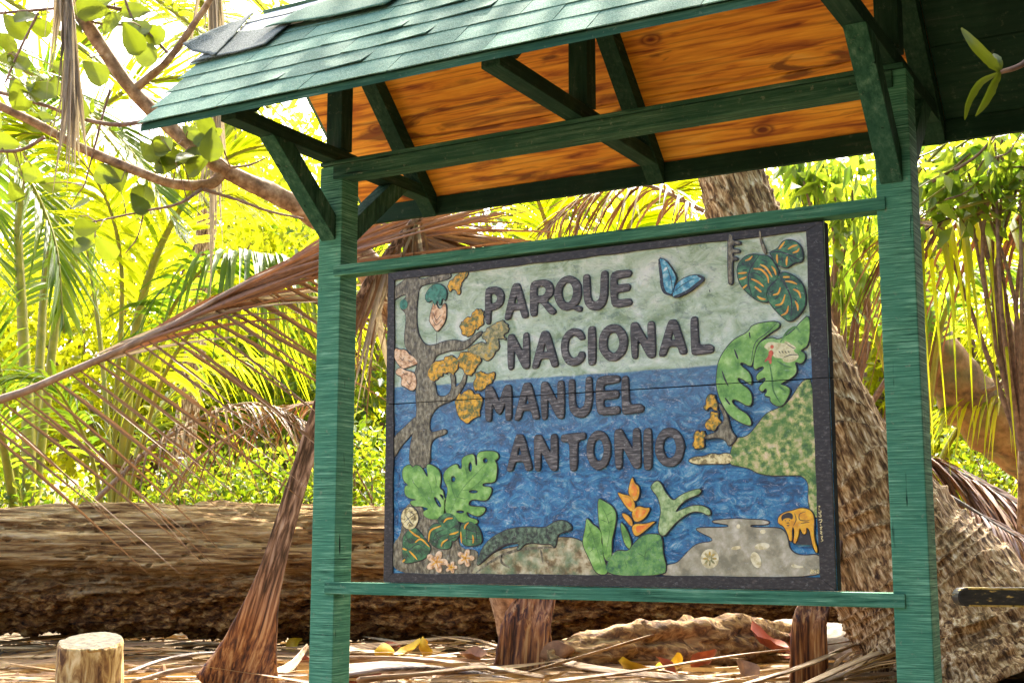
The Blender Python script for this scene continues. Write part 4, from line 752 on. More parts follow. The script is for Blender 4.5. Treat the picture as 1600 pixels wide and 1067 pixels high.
palm('tall young palm with bright arching fronds and thick green stalks behind the log', 40, 11.6, [
    ([(45, 700, 11.6), (35, 500, 11.8), (30, 330, 12), (60, 150, 12), (160, 40, 12)], dict(L=1.15, start=.42, r0=.07, n=60, a0=78, droop=.22, w=.045, mat='palm_leaf_deep')),
    ([(20, 700, 11.3), (-20, 500, 11), (-90, 350, 10.8)], dict(mat='palm_leaf_deep', L=1.0, start=.45, r0=.03, n=40)),
    ([(70, 650, 11.8), (100, 450, 12), (170, 330, 12.1), (300, 290, 12.2), (430, 330, 12.2)], dict(L=1.1, start=.40, r0=.05, n=62, a0=76, droop=.4, w=.045)),
    ([(10, 720, 11), (-15, 640, 10.7), (-90, 560, 10.3)], dict(mat='palm_leaf_deep', L=.7, start=.3, r0=.05, n=30)),
    ([(60, 600, 12), (80, 380, 12.4), (150, 180, 12.8), (280, 120, 13), (420, 150, 13.2)], dict(L=1.25, start=.42, r0=.05, n=64, a0=80, a1=30, droop=.15, w=.045))])
palm('bright young palm seen through the gap between the roof and the upper rail', 930, 9.4, [
    ([(900, 600, 9.2), (870, 420, 8.8), (840, 310, 8.5), (800, 230, 8.3)], dict(L=.95, start=.5, r0=.035, n=40, droop=.5, w=.055)),
    ([(940, 600, 9.3), (960, 420, 9.0), (1000, 330, 8.8), (1090, 280, 8.6)], dict(L=.95, start=.45, r0=.035, n=44, droop=.6, w=.05)),
    ([(910, 600, 9.5), (820, 460, 9.6), (720, 360, 9.8), (600, 330, 9.9), (480, 380, 9.9)], dict(L=1.0, start=.4, r0=.035, n=54, droop=.6, w=.045)),
    ([(950, 620, 9.6), (1010, 450, 9.8), (1110, 370, 9.9), (1250, 360, 9.9)], dict(L=.9, start=.4, r0=.03, n=48, droop=.8, w=.04))])
palm('green young palm with drooping blades behind the leaning palm trunk', 1420, 9.6, [
    ([(1400, 650, 9.4), (1350, 480, 9.0), (1290, 400, 8.8), (1180, 380, 8.7)], dict(L=.8, start=.4, r0=.03, n=46, droop=.9, w=.034)),
    ([(1430, 600, 9.4), (1420, 430, 9.2), (1380, 330, 9.1), (1300, 300, 9.0)], dict(L=.8, start=.4, r0=.03, n=46, droop=.9, w=.034)),
    ([(1450, 650, 9.4), (1480, 480, 9.2), (1540, 420, 9.1), (1640, 430, 9.0)], dict(L=.85, start=.4, r0=.03, n=46, droop=1.0, w=.036)),
    ([(1470, 720, 9.8), (1540, 620, 9.9), (1600, 580, 10), (1700, 570, 10)], dict(L=.9, start=.35, r0=.03, n=46, droop=.8, w=.05))], mat='palm_leaf_deep')
palm('yellowing young palm with blades spread low above the log beside the mossy trunk', 1650, 9.9, [
    ([(1640, 740, 9.8), (1600, 650, 9.7), (1540, 615, 9.6), (1470, 640, 9.5)], dict(L=.75, start=.25, r0=.03, n=48, droop=.9, w=.04)),
    ([(1650, 700, 9.9), (1620, 560, 10), (1560, 490, 10), (1480, 480, 10)], dict(L=.8, start=.35, r0=.03, n=46, droop=.9, w=.036)),
    ([(1665, 700, 9.9), (1690, 600, 9.9), (1760, 520, 9.9)], dict(L=.7, start=.3, r0=.03, n=30, droop=.8))])

# overhead fronds of the tall palms whose stems stand outside the picture
def tall_palm(label, base, top, fr, r=.15, **kw):
    t = thing('coconut_palm', base, label, 'palm')
    path = catmull([base-UPZ*.2, base.lerp(top, .35)+Vector((.1, .05, 0)), base.lerp(top, .7)+Vector((.08, .05, 0)), top], 40)
    V, F = tube_geo(path, lambda s: r*(1.5-.5*min(1, s*6))*(1-.3*s)*(1+.03*sin(s*260)), 14, .1, 3); mesh_pd('trunk', V, F, M['trunk'], t, True)
    for i, (pts, o) in enumerate(fr):
        a = dict(kw); a.update(o); frond(t, [top]+[at(*q) for q in pts], seed=900+i*13+int(base.x*10), **a)
    return t
tb = base_at(-420, 11.0)
tall_palm('coconut palm with long bright fronds hanging across the sky above the almond branches', tb, Vector((tb.x+.5, tb.y, 5.2)), [
    ([(-150, -80, 10.6), (60, 30, 10.3), (220, 160, 10.0), (330, 330, 9.8)], dict(L=1.2, n=64, droop=.10, a0=70, a1=40, w=.045)),
    ([(-120, 0, 11), (80, 130, 10.7), (200, 260, 10.4), (260, 400, 10.2)], dict(L=1.2, n=60, droop=.15, a0=72, a1=40, w=.045)),
    ([(-150, 100, 10.8), (0, 220, 10.3), (80, 360, 10), (100, 520, 9.8)], dict(mat='palm_leaf_deep', L=1.1, n=56, droop=.2, a0=70, w=.045)),
    ([(-100, -160, 10.2), (140, -60, 9.8), (300, 40, 9.5), (420, 170, 9.3)], dict(L=1.2, n=66, droop=.05, a0=72, a1=45, w=.058)),
    ([(-60, -200, 10.8), (240, -120, 10.4), (440, 10, 10.1), (530, 200, 9.9)], dict(L=1.2, n=66, droop=.08, a0=76, a1=45, w=.058)),
    ([(-130, 40, 10), (40, 110, 9.6), (190, 220, 9.3), (290, 380, 9.1)], dict(mat='palm_leaf_deep', L=1.1, n=64, droop=.08, a0=74, a1=45, w=.054)),
    ([(-50, -250, 11), (180, -150, 11), (380, -20, 10.8), (500, 140, 10.5)], dict(L=1.3, n=64, droop=.10, a0=72, a1=40, w=.048))], r=.16, r0=.035, start=.1)
tb2 = base_at(250, 15)
tall_palm('far coconut palm standing in the trees behind the left end of the roof', tb2, Vector((tb2.x+.3, tb2.y+.3, 6.3)), [
    ([(330, 60, 14.6), (420, 60, 14.2), (520, 130, 13.8)], dict(L=1.2, n=56, droop=.5)),
    ([(250, 0, 14.4), (180, 30, 14), (90, 130, 13.6)], dict(L=1.2, n=56, droop=.5)),
    ([(320, 20, 14), (360, 120, 13), (370, 260, 12.4)], dict(L=1.2, n=56, droop=.3, a0=75)),
    ([(300, -60, 15), (380, -160, 15.5), (520, -150, 16)], dict(L=1.2, n=50, droop=.5)),
    ([(270, -60, 15), (160, -140, 15.5), (40, -100, 16)], dict(L=1.2, n=50, droop=.5))], r=.14, r0=.035, start=.1, w=.045)

# ------------------------------------------------------------------ the dead fronds
f0 = at(-70, 668, 5.5)
t = thing('dead_palm_frond', Vector((f0.x, f0.y, gz(f0.x, f0.y))), 'long dead brown palm frond slanting up to the left post with bare hanging leaflets', 'palm frond')
ra = frond(t, [at(-420, 900, 5.9), at(-70, 662, 5.5), at(60, 603, 5.45), at(250, 518, 5.4), at(380, 445, 5.35), at(495, 398, 5.3), at(600, 362, 5.35)], L=1.25, w=.017, n=46, mat='dry_leaf_red', rmat='rachis_dry', r0=.020, droop=.02, a0=9, a1=5, start=.45, sides=(1,), single=True, gap=.0, tipL=.1, dvar=1, up=_f*-1, seed=4)
r = random.Random(21)
path = catmull([at(-70, 662, 5.5), at(60, 603, 5.45), at(250, 518, 5.4), at(380, 445, 5.35), at(495, 398, 5.3)], 60)
for i in range(34):                                             # the lower row: straight stiff leaflets hanging to the right
    k = 3+int(i*1.6)
    if k > 58: break
    p = path[k]; ang = radians(r.gauss(40-.38*i, 3)); d = _r*cos(ang)-_u*sin(ang)+_f*r.gauss(0, .10)
    v1, f1 = [], []; leaflet_geo(p, d, _u+_f*.5, r.uniform(.75, 1.12)*(1 if i < 22 else .8), r.uniform(.013, .021), r.uniform(.02, .10), v1, f1, 6, r.gauss(0, 1.0)); mesh_pd('leaflet', v1, f1, M['dry_leaf'], ra)
for i in range(26):                                             # the folded bundle at the tip end
    k = 18+int(i*1.5); p = path[min(60, k)]; ang = radians(-27+r.gauss(0, 5)+(10 if i % 4 == 0 else 0)); d = _r*cos(ang)-_u*sin(ang)+_f*r.gauss(0, .06)
    v1, f1 = [], []; leaflet_geo(p+_u*r.uniform(-.02, .03), d, _u+_f*.6, r.uniform(.8, 1.3), r.uniform(.016, .028), r.uniform(.06, .28), v1, f1, 8, r.gauss(0, .8)); mesh_pd('leaflet', v1, f1, M['dry_leaf_red' if i % 3 else 'dry_leaf_grey'], ra)
for i in range(46):                                             # its far end spreads out behind the board and the roof edge
    p = at(590+r.uniform(-20, 60), 358+r.uniform(-14, 10), 5.4+r.uniform(-.05, .1)); ang = radians(r.uniform(-4, 34)); d = _r*cos(ang)-_u*sin(ang)+_f*r.gauss(0, .2)
    v1, f1 = [], []; leaflet_geo(p, d, _u+_f*.5, r.uniform(.5, 1.0), r.uniform(.014, .026), r.uniform(.0, .15), v1, f1, 6, r.gauss(0, .9)); mesh_pd('leaflet', v1, f1, M['dry_leaf' if i % 3 else 'dry_leaf_red'], ra)

# the leaning dead stalk: broad red-brown sheath on the ground, narrowing upwards to the roof edge
def frond_stalk(label, pts, hwf, seed, foot=1.3, n=70, NS=28):
    P = [at(*q) for q in pts]; b0 = Vector((P[0].x, P[0].y, gz(P[0].x, P[0].y))); P[0] = b0-UPZ*.02
    t = thing('fallen_frond_stalk', b0, label, 'palm stalk'); pth = catmull(P, n); V = []; F = []
    for i, p in enumerate(pth):
        s = i/n; T = (pth[min(n, i+1)]-pth[max(0, i-1)]).normalized(); ac = (_r-T*_r.dot(T)).normalized(); nn = T.cross(ac)
        if nn.dot(_f) > 0: nn = -nn
        hw = hwf(s)
        for k in range(NS):
            a = 2*pi*k/NS; x = cos(a); y = sin(a); th = hw*(.30 if y > 0 else .14)+.008
            rid = .05*hw*sin(x*17+2*noise.noise(Vector((s*5, x, seed))))*(y > 0)+.10*hw*noise.noise(Vector((x*4, y*3+seed, s*4)))
            e = .05*hw*noise.noise(Vector((s*22, x*2, seed)))
            q = p+ac*(hw*x+e)+nn*(th*y+.32*hw*(x*x)+rid)
            if s < .12: q = q-T*((.12-s)*foot*(.35-abs(x))*(1 if x < 0 else .8)+(.12-s)*.35*noise.noise(Vector((x*4, seed, 0))))
            V.append(q)
    for i in range(n):
        for k in range(NS): F.append((i*NS+k, i*NS+(k+1) % NS, (i+1)*NS+(k+1) % NS, (i+1)*NS+k))
    F.append(tuple(range(NS))[::-1]); F.append(tuple(n*NS+k for k in range(NS)))
    st = mesh_pd('stalk', V, F, M['stalk'], t, True); zl = (pth[26]-pth[2]).normalized(); xl = (_r-zl*_r.dot(zl)).normalized()
    R4 = Matrix.Translation(b0) @ Matrix((xl, zl.cross(xl), zl)).transposed().to_4x4(); st.data.transform(R4.inverted()); st.matrix_basis = R4
    return t, pth
t, pth = frond_stalk('dead palm frond stalk with broad reddish base leaning against the left post over the log', [(372, 1046, 6.1), (398, 985, 6.05), (425, 890, 5.95), (460, 770, 5.8), (508, 620, 5.6), (570, 460, 5.35), (618, 385, 5.2), (660, 330, 5.1)],
    lambda s: .052+.150*max(0, 1-s/.34)**1.7-.036*min(1, max(0, s-.3)/.7), 1)
for i in range(40):
    k = 50+int(i*.5); p = pth[min(70, k)]; ang = radians(r.uniform(50, 118)); d = (_r*cos(ang)-_u*sin(ang)+_f*r.gauss(0, .15))
    v1, f1 = [], []; leaflet_geo(p, d, _r+_f*.5, r.uniform(.25, .62), r.uniform(.014, .024), r.uniform(0, .1), v1, f1, 6, r.gauss(0, .8)); mesh_pd('leaflet', v1, f1, M['dry_leaf' if i % 2 else 'dry_leaf_grey'], t)
frond_stalk('short dead palm stalk base standing on the sand behind the lower rail', [(818, 1012, 6.9), (822, 985, 6.9), (840, 930, 6.95), (880, 800, 7.0)], lambda s: .17*(1-.62*s), 4, .9)
frond_stalk('dark reddish dead palm stalk base at the foot of the leaning palm trunk', [(1262, 1006, 6.2), (1262, 985, 6.2), (1275, 940, 6.25), (1300, 840, 6.3)], lambda s: .10*(1-.45*s), 6, .9)

# dry fronds hanging from above on the left
def hanging(label, top, bottom, D, n, spread, L, mat, wid, seed, cat='palm frond', n2=0):
    r = random.Random(seed); p0 = at(*top, D); p1 = at(*bottom, D)
    t = thing('hanging_dead_frond', p0, label, cat)
    pa = catmull([p0+UPZ*1.3-_r*.25+_f*.2, p0+UPZ*.5-_r*.08, p0, p0.lerp(p1, .5)+_r*.01, p1], 30); V, F = tube_geo(pa, lambda s: .016*(1-.8*s)+.002, 6); ra = mesh_pd('rachis', V, F, M['rachis_dry'], t, True)
    for i in range(n):
        k = 8+int(r.random()**1.3*20); p = pa[k]; d = -UPZ+_r*r.gauss(.03, spread)+_f*r.gauss(0, spread)
        v1, f1 = [], []; leaflet_geo(p, d, _r+_f*.5, L*r.uniform(.55, 1.1), wid*r.uniform(.7, 1.3), r.uniform(0, .1), v1, f1, 6, r.gauss(0, 1.2)); mesh_pd('leaflet', v1, f1, M[mat], ra)
    return t
hanging('grey dead palm frond hanging in a tight bundle before the almond branches', (105, -30), (118, 130), 5.0, 80, .10, .50, 'dry_leaf_grey', .020, 31)
hanging('brown dead palm frond hanging straight down behind the torn roof corner', (338, -40), (330, 300), 8.2, 70, .07, .95, 'dry_leaf_grey', .034, 33)
# dry fronds collapsed behind the log and on the right
def dead(label, pts, seed, **kw):
    p = at(*pts[0]); t = thing('dead_palm_frond', Vector((p.x, p.y, gz(p.x, p.y))), label, 'palm frond'); frond(t, [at(*q) for q in pts], seed=seed, **kw); return t
dead('dead palm frond arching low over the shrubs behind the log', [(150, 780, 9.9), (250, 690, 9.8), (360, 635, 9.7), (440, 640, 9.7), (520, 690, 9.6)], 41, L=.85, w=.024, n=54, mat='dry_leaf', rmat='rachis_dry', droop=.9, a0=70, a1=40, r0=.02, start=.1)
dead('collapsed brown palm frond hanging onto the log beside the leaning stalk', [(560, 560, 9.7), (520, 620, 9.7), (440, 640, 9.8), (330, 700, 9.8), (250, 775, 9.7)], 42, L=.6, w=.02, n=44, mat='dry_leaf_red', rmat='rachis_dry', droop=.8, a0=60, a1=30, r0=.02, start=.1)
dead('hanging brown palm frond with long dry strips beside the right post', [(1800, 420, 7.0), (1660, 338, 7.0), (1560, 330, 7.0), (1480, 342, 7.0), (1420, 378, 7.0)], 43, L=1.35, w=.036, n=40, mat='dry_leaf_red', rmat='rachis_dark', droop=1.0, a0=84, a1=70, r0=.014, start=.15, roll=-1.25, sides=(1,), tipL=.2, up=_f*-1)
dead('green palm frond hanging behind the brown strips beside the right post', [(1780, 380, 7.6), (1640, 322, 7.6), (1540, 312, 7.6), (1440, 330, 7.6), (1370, 380, 7.6)], 44, L=1.0, w=.036, n=42, mat='palm_leaf', rmat='rachis_green', droop=1.0, a0=84, a1=70, r0=.014, start=.1, roll=-1.25, sides=(1, -1), tipL=.2, up=_f*-1)
dead('fallen reddish dead frond lying over the log beside the leaning palm trunk', [(1390, 690, 7.9), (1460, 720, 7.8), (1540, 760, 7.6), (1640, 815, 7.3)], 45, L=.85, w=.030, n=90, mat='dry_leaf_red', rmat='rachis_dark', droop=.75, a0=55, a1=30, r0=.022, start=.05)
dead('thin dark dead frond rib lying across the leaning palm trunk', [(1440, 752, 7.0), (1500, 785, 6.8), (1560, 822, 6.6), (1660, 880, 6.3)], 46, L=.5, w=.022, n=22, mat='dry_leaf_red', rmat='rachis_dark', droop=.9, a0=50, a1=30, r0=.016, start=.4)
dead('dry palm frond drooping behind the board and upper rail', [(1100, 330, 7.6), (1010, 290, 7.6), (930, 300, 7.6), (850, 360, 7.7)], 47, L=.7, w=.022, n=34, mat='dry_leaf', rmat='rachis_dry', droop=.9, a0=70, a1=40, r0=.012, start=.05)

# ------------------------------------------------------------------ the fallen log
def fbm(p, o=4, h=.55):
    s = 0; a = 1; q = Vector(p)
    for _ in range(o): s += a*noise.noise(q); q = q*2.03+Vector((3.1, 1.7, 9.2)); a *= h
    return s
a0 = at(-330, 900, 8.35); a1 = at(1960, 900, 8.95)
A = Vector((a0.x, a0.y, GZ+.46)); B = Vector((a1.x, a1.y, GZ+.46)); Lg = (B-A).length; ax = (B-A).normalized(); fw = UPZ.cross(ax)   # fw points away from the camera
if fw.dot(_f) < 0: fw = -fw
NU, NV = 640, 230; V = np.zeros(((NU+1)*NV, 3), np.float32)
for i in range(NU+1):
    s = i/NU*Lg; c = A+ax*s+UPZ*.03*sin(s*.7)
    for j in range(NV):
        th = 2*pi*j/NV; cz, cf = sin(th), -cos(th)                # th = 0 faces the camera, pi/2 is the top
        r0 = .458+.060*fbm((s*.6, th*.9 if th < pi else (2*pi-th)*.9, 2), 3)
        cw = cz+.16*noise.noise(Vector((s*.8, cz*1.5, 8)))+.05*noise.noise(Vector((s*2.5, cz*3, 5)))
        grain = fbm((s*.9, cw*6, cf*3), 4)                       # long ridges
        r0 += .034*grain + .014*fbm((s*2.2, cw*20, cf*12), 3)
        edge_ = .12+.10*noise.noise(Vector((s*.9, 5, 1)))+.05*noise.noise(Vector((s*2.7, 1, 7)))
        low = 1/(1+math.exp((cz-edge_)*46))                        # below a ragged edge the shell has crumbled away
        r0 -= low*(.085+.02*noise.noise(Vector((s*1.3, 2, 2)))); r0 += low*(.060*fbm((s*5, cz*6, cf*6), 5, .7))
        ck = abs(noise.noise(Vector((s*.55+3, cw*9, cf*4)))+.5*noise.noise(Vector((s*1.6, cw*20, 6)))); r0 -= .050*max(0, 1-ck/.08)*(1-.5*low)     # long splits
        gap_ = max(0, noise.noise(Vector((s*1.4, cz*9, 4)))-.25); r0 -= .10*gap_*(1-low)
        p = c+fw*cf*r0*1.04+UPZ*cz*r0
        V[i*NV+j] = p-A
J = np.arange(NV); I = np.arange(NU)[:, None]*NV
Q = np.stack([I+J, I+(J+1) % NV, I+NV+(J+1) % NV, I+NV+J], -1).reshape(-1, 4)
lg = mesh_np('fallen_log', V, Q, M['log'], None, True)
rot = Matrix((ax, fw, UPZ)).transposed().to_4x4()
lg.data.transform(rot.inverted()); lg.matrix_world = Matrix.Translation(A) @ rot
tag(lg, 'huge weathered fallen log lying on the sand behind the sign', 'log')

# ------------------------------------------------------------------ the leaning coconut trunk
tp = [at(1520, 1065, 6.3), at(1470, 960, 6.4), at(1392, 850, 6.5), at(1300, 690, 6.55), at(1215, 480, 6.6), at(1148, 290, 6.6), at(1095, 60, 6.7), at(1060, -250, 6.8), at(1050, -560, 6.9)]
tr_r = [.60, .48, .385, .285, .225, .172, .150, .140, .130]
path = catmull(tp, 420); NS = 170; Vt = []
tb_ = Vector((tp[0].x, tp[0].y, gz(tp[0].x, tp[0].y)))
for i, p in enumerate(path):
    s = i/420; x = s*8; k = min(7, int(x)); r0 = tr_r[k]+(tr_r[k+1]-tr_r[k])*(x-k)
    T = (path[min(420, i+1)]-path[max(0, i-1)]).normalized(); a = (_r-T*_r.dot(T)).normalized(); b = T.cross(a); dist = s*5.6
    for j in range(NS):
        w = 2*pi*j/NS; ca, sa = cos(w), sin(w)
        ph = dist*7+1.6*noise.noise(Vector((dist*1.7, 3, 0)))+1.2*noise.noise(Vector((ca*1.2, sa*1.2, dist*2)))+.5*ca
        ring = (ph % 1); rg = .026*(.45+.9*abs(noise.noise(Vector((int(ph)*3.7, ca*1.5, sa*1.5)))))*(ring**4)*(1 if s > .16 else s/.16)*(r0/.25)**.3
        cell = .012*fbm((ca*7, sa*7, dist*6), 4, .6)
        low = max(0, 1-s/.30)
        rr = r0+rg-.012+cell*(.7+1.6*low)+.03*fbm((ca*2.2, sa*2.2, dist*2), 2)*(.4+low)
        Vt.append(p+a*ca*rr+b*sa*rr)
Vt = np.array([tuple(v) for v in Vt]); J = np.arange(NS); I = np.arange(420)[:, None]*NS
Q = np.stack([I+J, I+(J+1) % NS, I+NS+(J+1) % NS, I+NS+J], -1).reshape(-1, 4)
t = thing('coconut_palm', tb_, 'leaning coconut palm with swollen ringed grey trunk rising behind the sign', 'palm')
tko = mesh_np('trunk', Vt, Q, M['trunk'], t, True); zl = (tp[4]-tp[2]).normalized(); xl = (_r-zl*_r.dot(zl)).normalized()
R4 = Matrix.Translation(tb_) @ Matrix((xl, zl.cross(xl), zl)).transposed().to_4x4(); tko.data.transform(R4.inverted()); tko.matrix_basis = R4
top = tp[-1]
for i in range(8):
    a = 2*pi*i/8+.2; out = Vector((cos(a), sin(a), 0)); e = .5+.5*((i*7) % 5)/4
    frond(t, [top, top+out*.6+UPZ*.5*e, top+out*1.5+UPZ*.6*e, top+out*2.5-UPZ*.1, top+out*3.1-UPZ*.9], L=.9, w=.045, n=50, r0=.03, droop=.5, start=.12, seed=500+i)

# mossy trunk and pale boughs to the right
def bough(label, pts, r, mat, seed, name='leaning_trunk', cat='tree trunk', wob=.35, extra=()):
    p = [at(*q) for q in pts]; b = Vector((p[0].x, p[0].y, gz(p[0].x, p[0].y))); t = thing(name, b, label, cat)
    V, F = tube_geo(catmull(p, 60), lambda s: r[0]+(r[1]-r[0])*s, 18, wob, seed); tr = mesh_pd('trunk', V, F, M[mat], t, True)
    for q, rr in extra:
        V, F = tube_geo(catmull([at(*z) for z in q], 24), lambda s: rr*(1-.6*s), 8, .3, seed); mesh_pd('branch', V, F, M['thin_branch'], tr, True)
    return t
bough('stout brown mossy trunk slanting across the background beside the right post', [(1790, 900, 9.9), (1660, 745, 9.8), (1560, 665, 9.7), (1490, 595, 9.6), (1430, 515, 9.5), (1390, 440, 9.4)], (.25, .19), 'moss_bark', 3, extra=[([(1560, 660, 9.7), (1585, 560, 9.6), (1560, 470, 9.5), (1545, 380, 9.4)], .07), ([(1500, 600, 9.6), (1540, 610, 9.4), (1580, 590, 9.3)], .03)])

# ------------------------------------------------------------------ cut stump
sp_ = base_at(148, 5.85); sp_.z = gz(sp_.x, sp_.y)
t = thing('cut_stump', sp_, 'short sawn tree stump with pale flat top standing before the log', 'stump')
ztop = at(148, 1000, 5.85).z; NSs = 48; V = []; F = []
for i in range(31):
    z = sp_.z-.08+(ztop-sp_.z+.08)*i/30
    for j in range(NSs):
        w = 2*pi*j/NSs; rr = .140+.012*(1-i/30)+.012*fbm((cos(w)*2, sin(w)*2, z*1.5), 3)+.006*fbm((cos(w)*9, sin(w)*9, z*3), 2); rr -= .006*(i == 30)
        V.append((sp_.x+rr*cos(w), sp_.y+rr*sin(w), z+(.030*(cos(w)*_f.x+sin(w)*_f.y) if i > 28 else 0)))
for i in range(30):
    for j in range(NSs): F.append((i*NSs+j, i*NSs+(j+1) % NSs, (i+1)*NSs+(j+1) % NSs, (i+1)*NSs+j))
mesh_pd('stump_body', V, F, M['stump_side'], t, True)
V2 = [(sp_.x, sp_.y, ztop+.004)]; F2 = []
for k in range(1, 7):
    for j in range(NSs):
        q = V[30*NSs+j]; f_ = k/6; V2.append((sp_.x+(q[0]-sp_.x)*f_, sp_.y+(q[1]-sp_.y)*f_, ztop+.004*(1-f_)+(q[2]-ztop)*f_+.003*noise.noise(Vector((q[0]*30*f_, q[1]*30*f_, k)))))
for j in range(NSs): F2.append((0, 1+j, 1+(j+1) % NSs))
for k in range(5):
    for j in range(NSs): F2.append((1+k*NSs+j, 1+(k+1)*NSs+j, 1+(k+1)*NSs+(j+1) % NSs, 1+k*NSs+(j+1) % NSs))
mesh_pd('cut_face', V2, F2, M['stump_top'], t)

# ------------------------------------------------------------------ almond tree reaching in from behind the sign
def obovate(seed, L=.115, W=.075):
    r = random.Random(seed); n, m = 14, 4; V = []; F = []; bend = r.uniform(-.25, .35); cup = r.uniform(.05, .35)
    for i in range(n+1):
        s = i/n; hw = W*.5*(sin(pi*min(1, s**1.7))**.5 if 0 < s < 1 else 0)+.0012
        for j in range(-m, m+1):
            x = hw*j/m*(1+.05*r.uniform(-1, 1)*(abs(j) == m)); V.append((x, s*L, cup*abs(x)*1.0-bend*s*s*L*.5+.002*noise.noise(Vector((x*40, s*6, seed)))))
    k = 2*m+1
    for i in range(n):
        for j in range(2*m): F.append((i*k+j, i*k+j+1, (i+1)*k+j+1, (i+1)*k+j))
    me = bpy.data.meshes.new('leaf'); me.from_pydata(V, [], F); me.update(); me.materials.append(M['almond_leaf']); me.shade_smooth(); return me
OB = [obovate(i) for i in range(6)]
tb3 = at(820, 1012, 7.3); tb3 = Vector((tb3.x, tb3.y, gz(tb3.x, tb3.y)))
t = thing('almond_tree', tb3, 'spreading tree with brown boughs and round glossy leaves beside the torn roof corner', 'tree')
def limb(pts, r0, r1, parent, name, n=40, sides=12, mat='branch'):
    p = catmull([at(*q) for q in pts], n); V, F = tube_geo(p, lambda s: r0+(r1-r0)*s, sides, .22, r0*900); return mesh_pd(name, V, F, M[mat], parent, True), p
tk, _p = limb([(820, 1040, 7.3), (770, 840, 7.0), (680, 610, 6.6), (590, 440, 6.25), (540, 378, 6.1), (475, 328, 6.0), (352, 268, 5.85)], .11, .036, t, 'trunk', 70)
limbs = [([(356, 270, 5.85), (290, 220, 5.8), (208, 142, 5.75), (150, 60, 5.7), (95, -30, 5.65), (60, -120, 5.6)], .034, .026), ([(352, 268, 5.85), (325, 288, 5.83), (270, 287, 5.8), (200, 262, 5.75), (120, 228, 5.7), (40, 185, 5.65), (-60, 140, 5.6)], .026, .017),
         ([(205, 143, 5.75), (232, 122, 5.74), (262, 95, 5.72), (295, 50, 5.7), (335, -15, 5.68), (350, -90, 5.66)], .019, .012), ([(228, 190, 5.6), (180, 195, 5.6), (120, 184, 5.6), (70, 165, 5.6), (-10, 142, 5.6)], .010, .008),
         ([(315, 296, 5.8), (280, 318, 5.7), (226, 330, 5.7), (150, 346, 5.7)], .008, .004), ([(318, 296, 5.8), (370, 312, 5.8), (420, 330, 5.8), (474, 342, 5.8)], .008, .005), ([(262, 83, 5.7), (230, 50, 5.7), (205, 25, 5.7), (190, -20, 5.7)], .007, .005),
         ([(200, 40, 5.7), (150, 36, 5.65), (115, 15, 5.6), (105, -20, 5.6)], .007, .004), ([(60, 20, 5.5), (30, 80, 5.5), (8, 130, 5.5)], .006, .004), ([(360, 262, 5.8), (390, 258, 5.8), (418, 246, 5.8)], .006, .003),
         ([(172, 140, 5.7), (158, 190, 5.7), (140, 260, 5.7), (132, 290, 5.7)], .006, .003), ([(70, 215, 5.6), (30, 235, 5.6), (-20, 236, 5.6)], .009, .006), ([(225, 330, 5.7), (215, 370, 5.7), (196, 396, 5.7)], .004, .002), ([(190, 15, 5.7), (140, 10, 5.7), (-10, 22, 5.7)], .009, .006)]
TWP = []
for pts, r0, r1 in limbs:
    o, p = limb(pts, r0, r1, tk, 'branch', 30, 10 if r0 > .01 else 6, 'branch' if r0 > .012 else 'thin_branch'); TWP += p
rl = random.Random(77)
spots = [(50, 20), (30, 95), (12, 190), (78, 150), (62, 128), (200, 40), (228, 18), (222, 78), (215, 60), (125, 95), (118, 112), (48, 272), (66, 278), (252, 250), (264, 236), (318, 205), (304, 192), (330, 212), (182, 282), (130, 330), (142, 382), (176, 388), (218, 330), (8, 222), (18, 312), (178, 30), (112, 160), (300, 240), (284, 246), (265, 262), (340, 222), (20, 40), (90, 40), (40, 150), (10, 130), (70, 190), (100, 200), (28, 250), (150, 372), (128, 340), (12, 68), (160, 20), (240, 45), (255, 228), (305, 178)]
for q in spots:
    for _ in range(1 if rl.random() < .45 else 2):
        px, py = q[0]+rl.gauss(0, 9), q[1]+rl.gauss(0, 9); D = 5.65+rl.gauss(0, .08); pos = at(px, py, D)
        d = (_r*rl.gauss(0, .8)-_u*rl.uniform(-.6, 1)+_f*rl.gauss(0, .35)).normalized()
        nrm = (-_f+_r*rl.gauss(0, .4)+_u*rl.gauss(.2, .5)); nrm = (nrm-d*nrm.dot(d)).normalized(); xx = d.cross(nrm)
        pos = pos-d*.055; sc = rl.uniform(.85, 1.4)
        me = rl.choice(OB); o = bpy.data.objects.new('leaf', me); col.objects.link(o); o.parent = tk
        o.matrix_basis = Matrix.Translation(pos) @ Matrix((xx, d, nrm)).transposed().to_4x4() @ Matrix.Scale(sc, 4)
        # a short leaf stalk back to the nearest twig
        b = min(TWP, key=lambda v: (v-pos).length)
        if (b-pos).length < .6:
            V, F = tube_geo([b, b.lerp(pos, .5)+UPZ*.012, pos], lambda s: .0032-.0014*s, 5); mesh_pd('leaf_stalk', V, F, M['thin_branch'], tk)

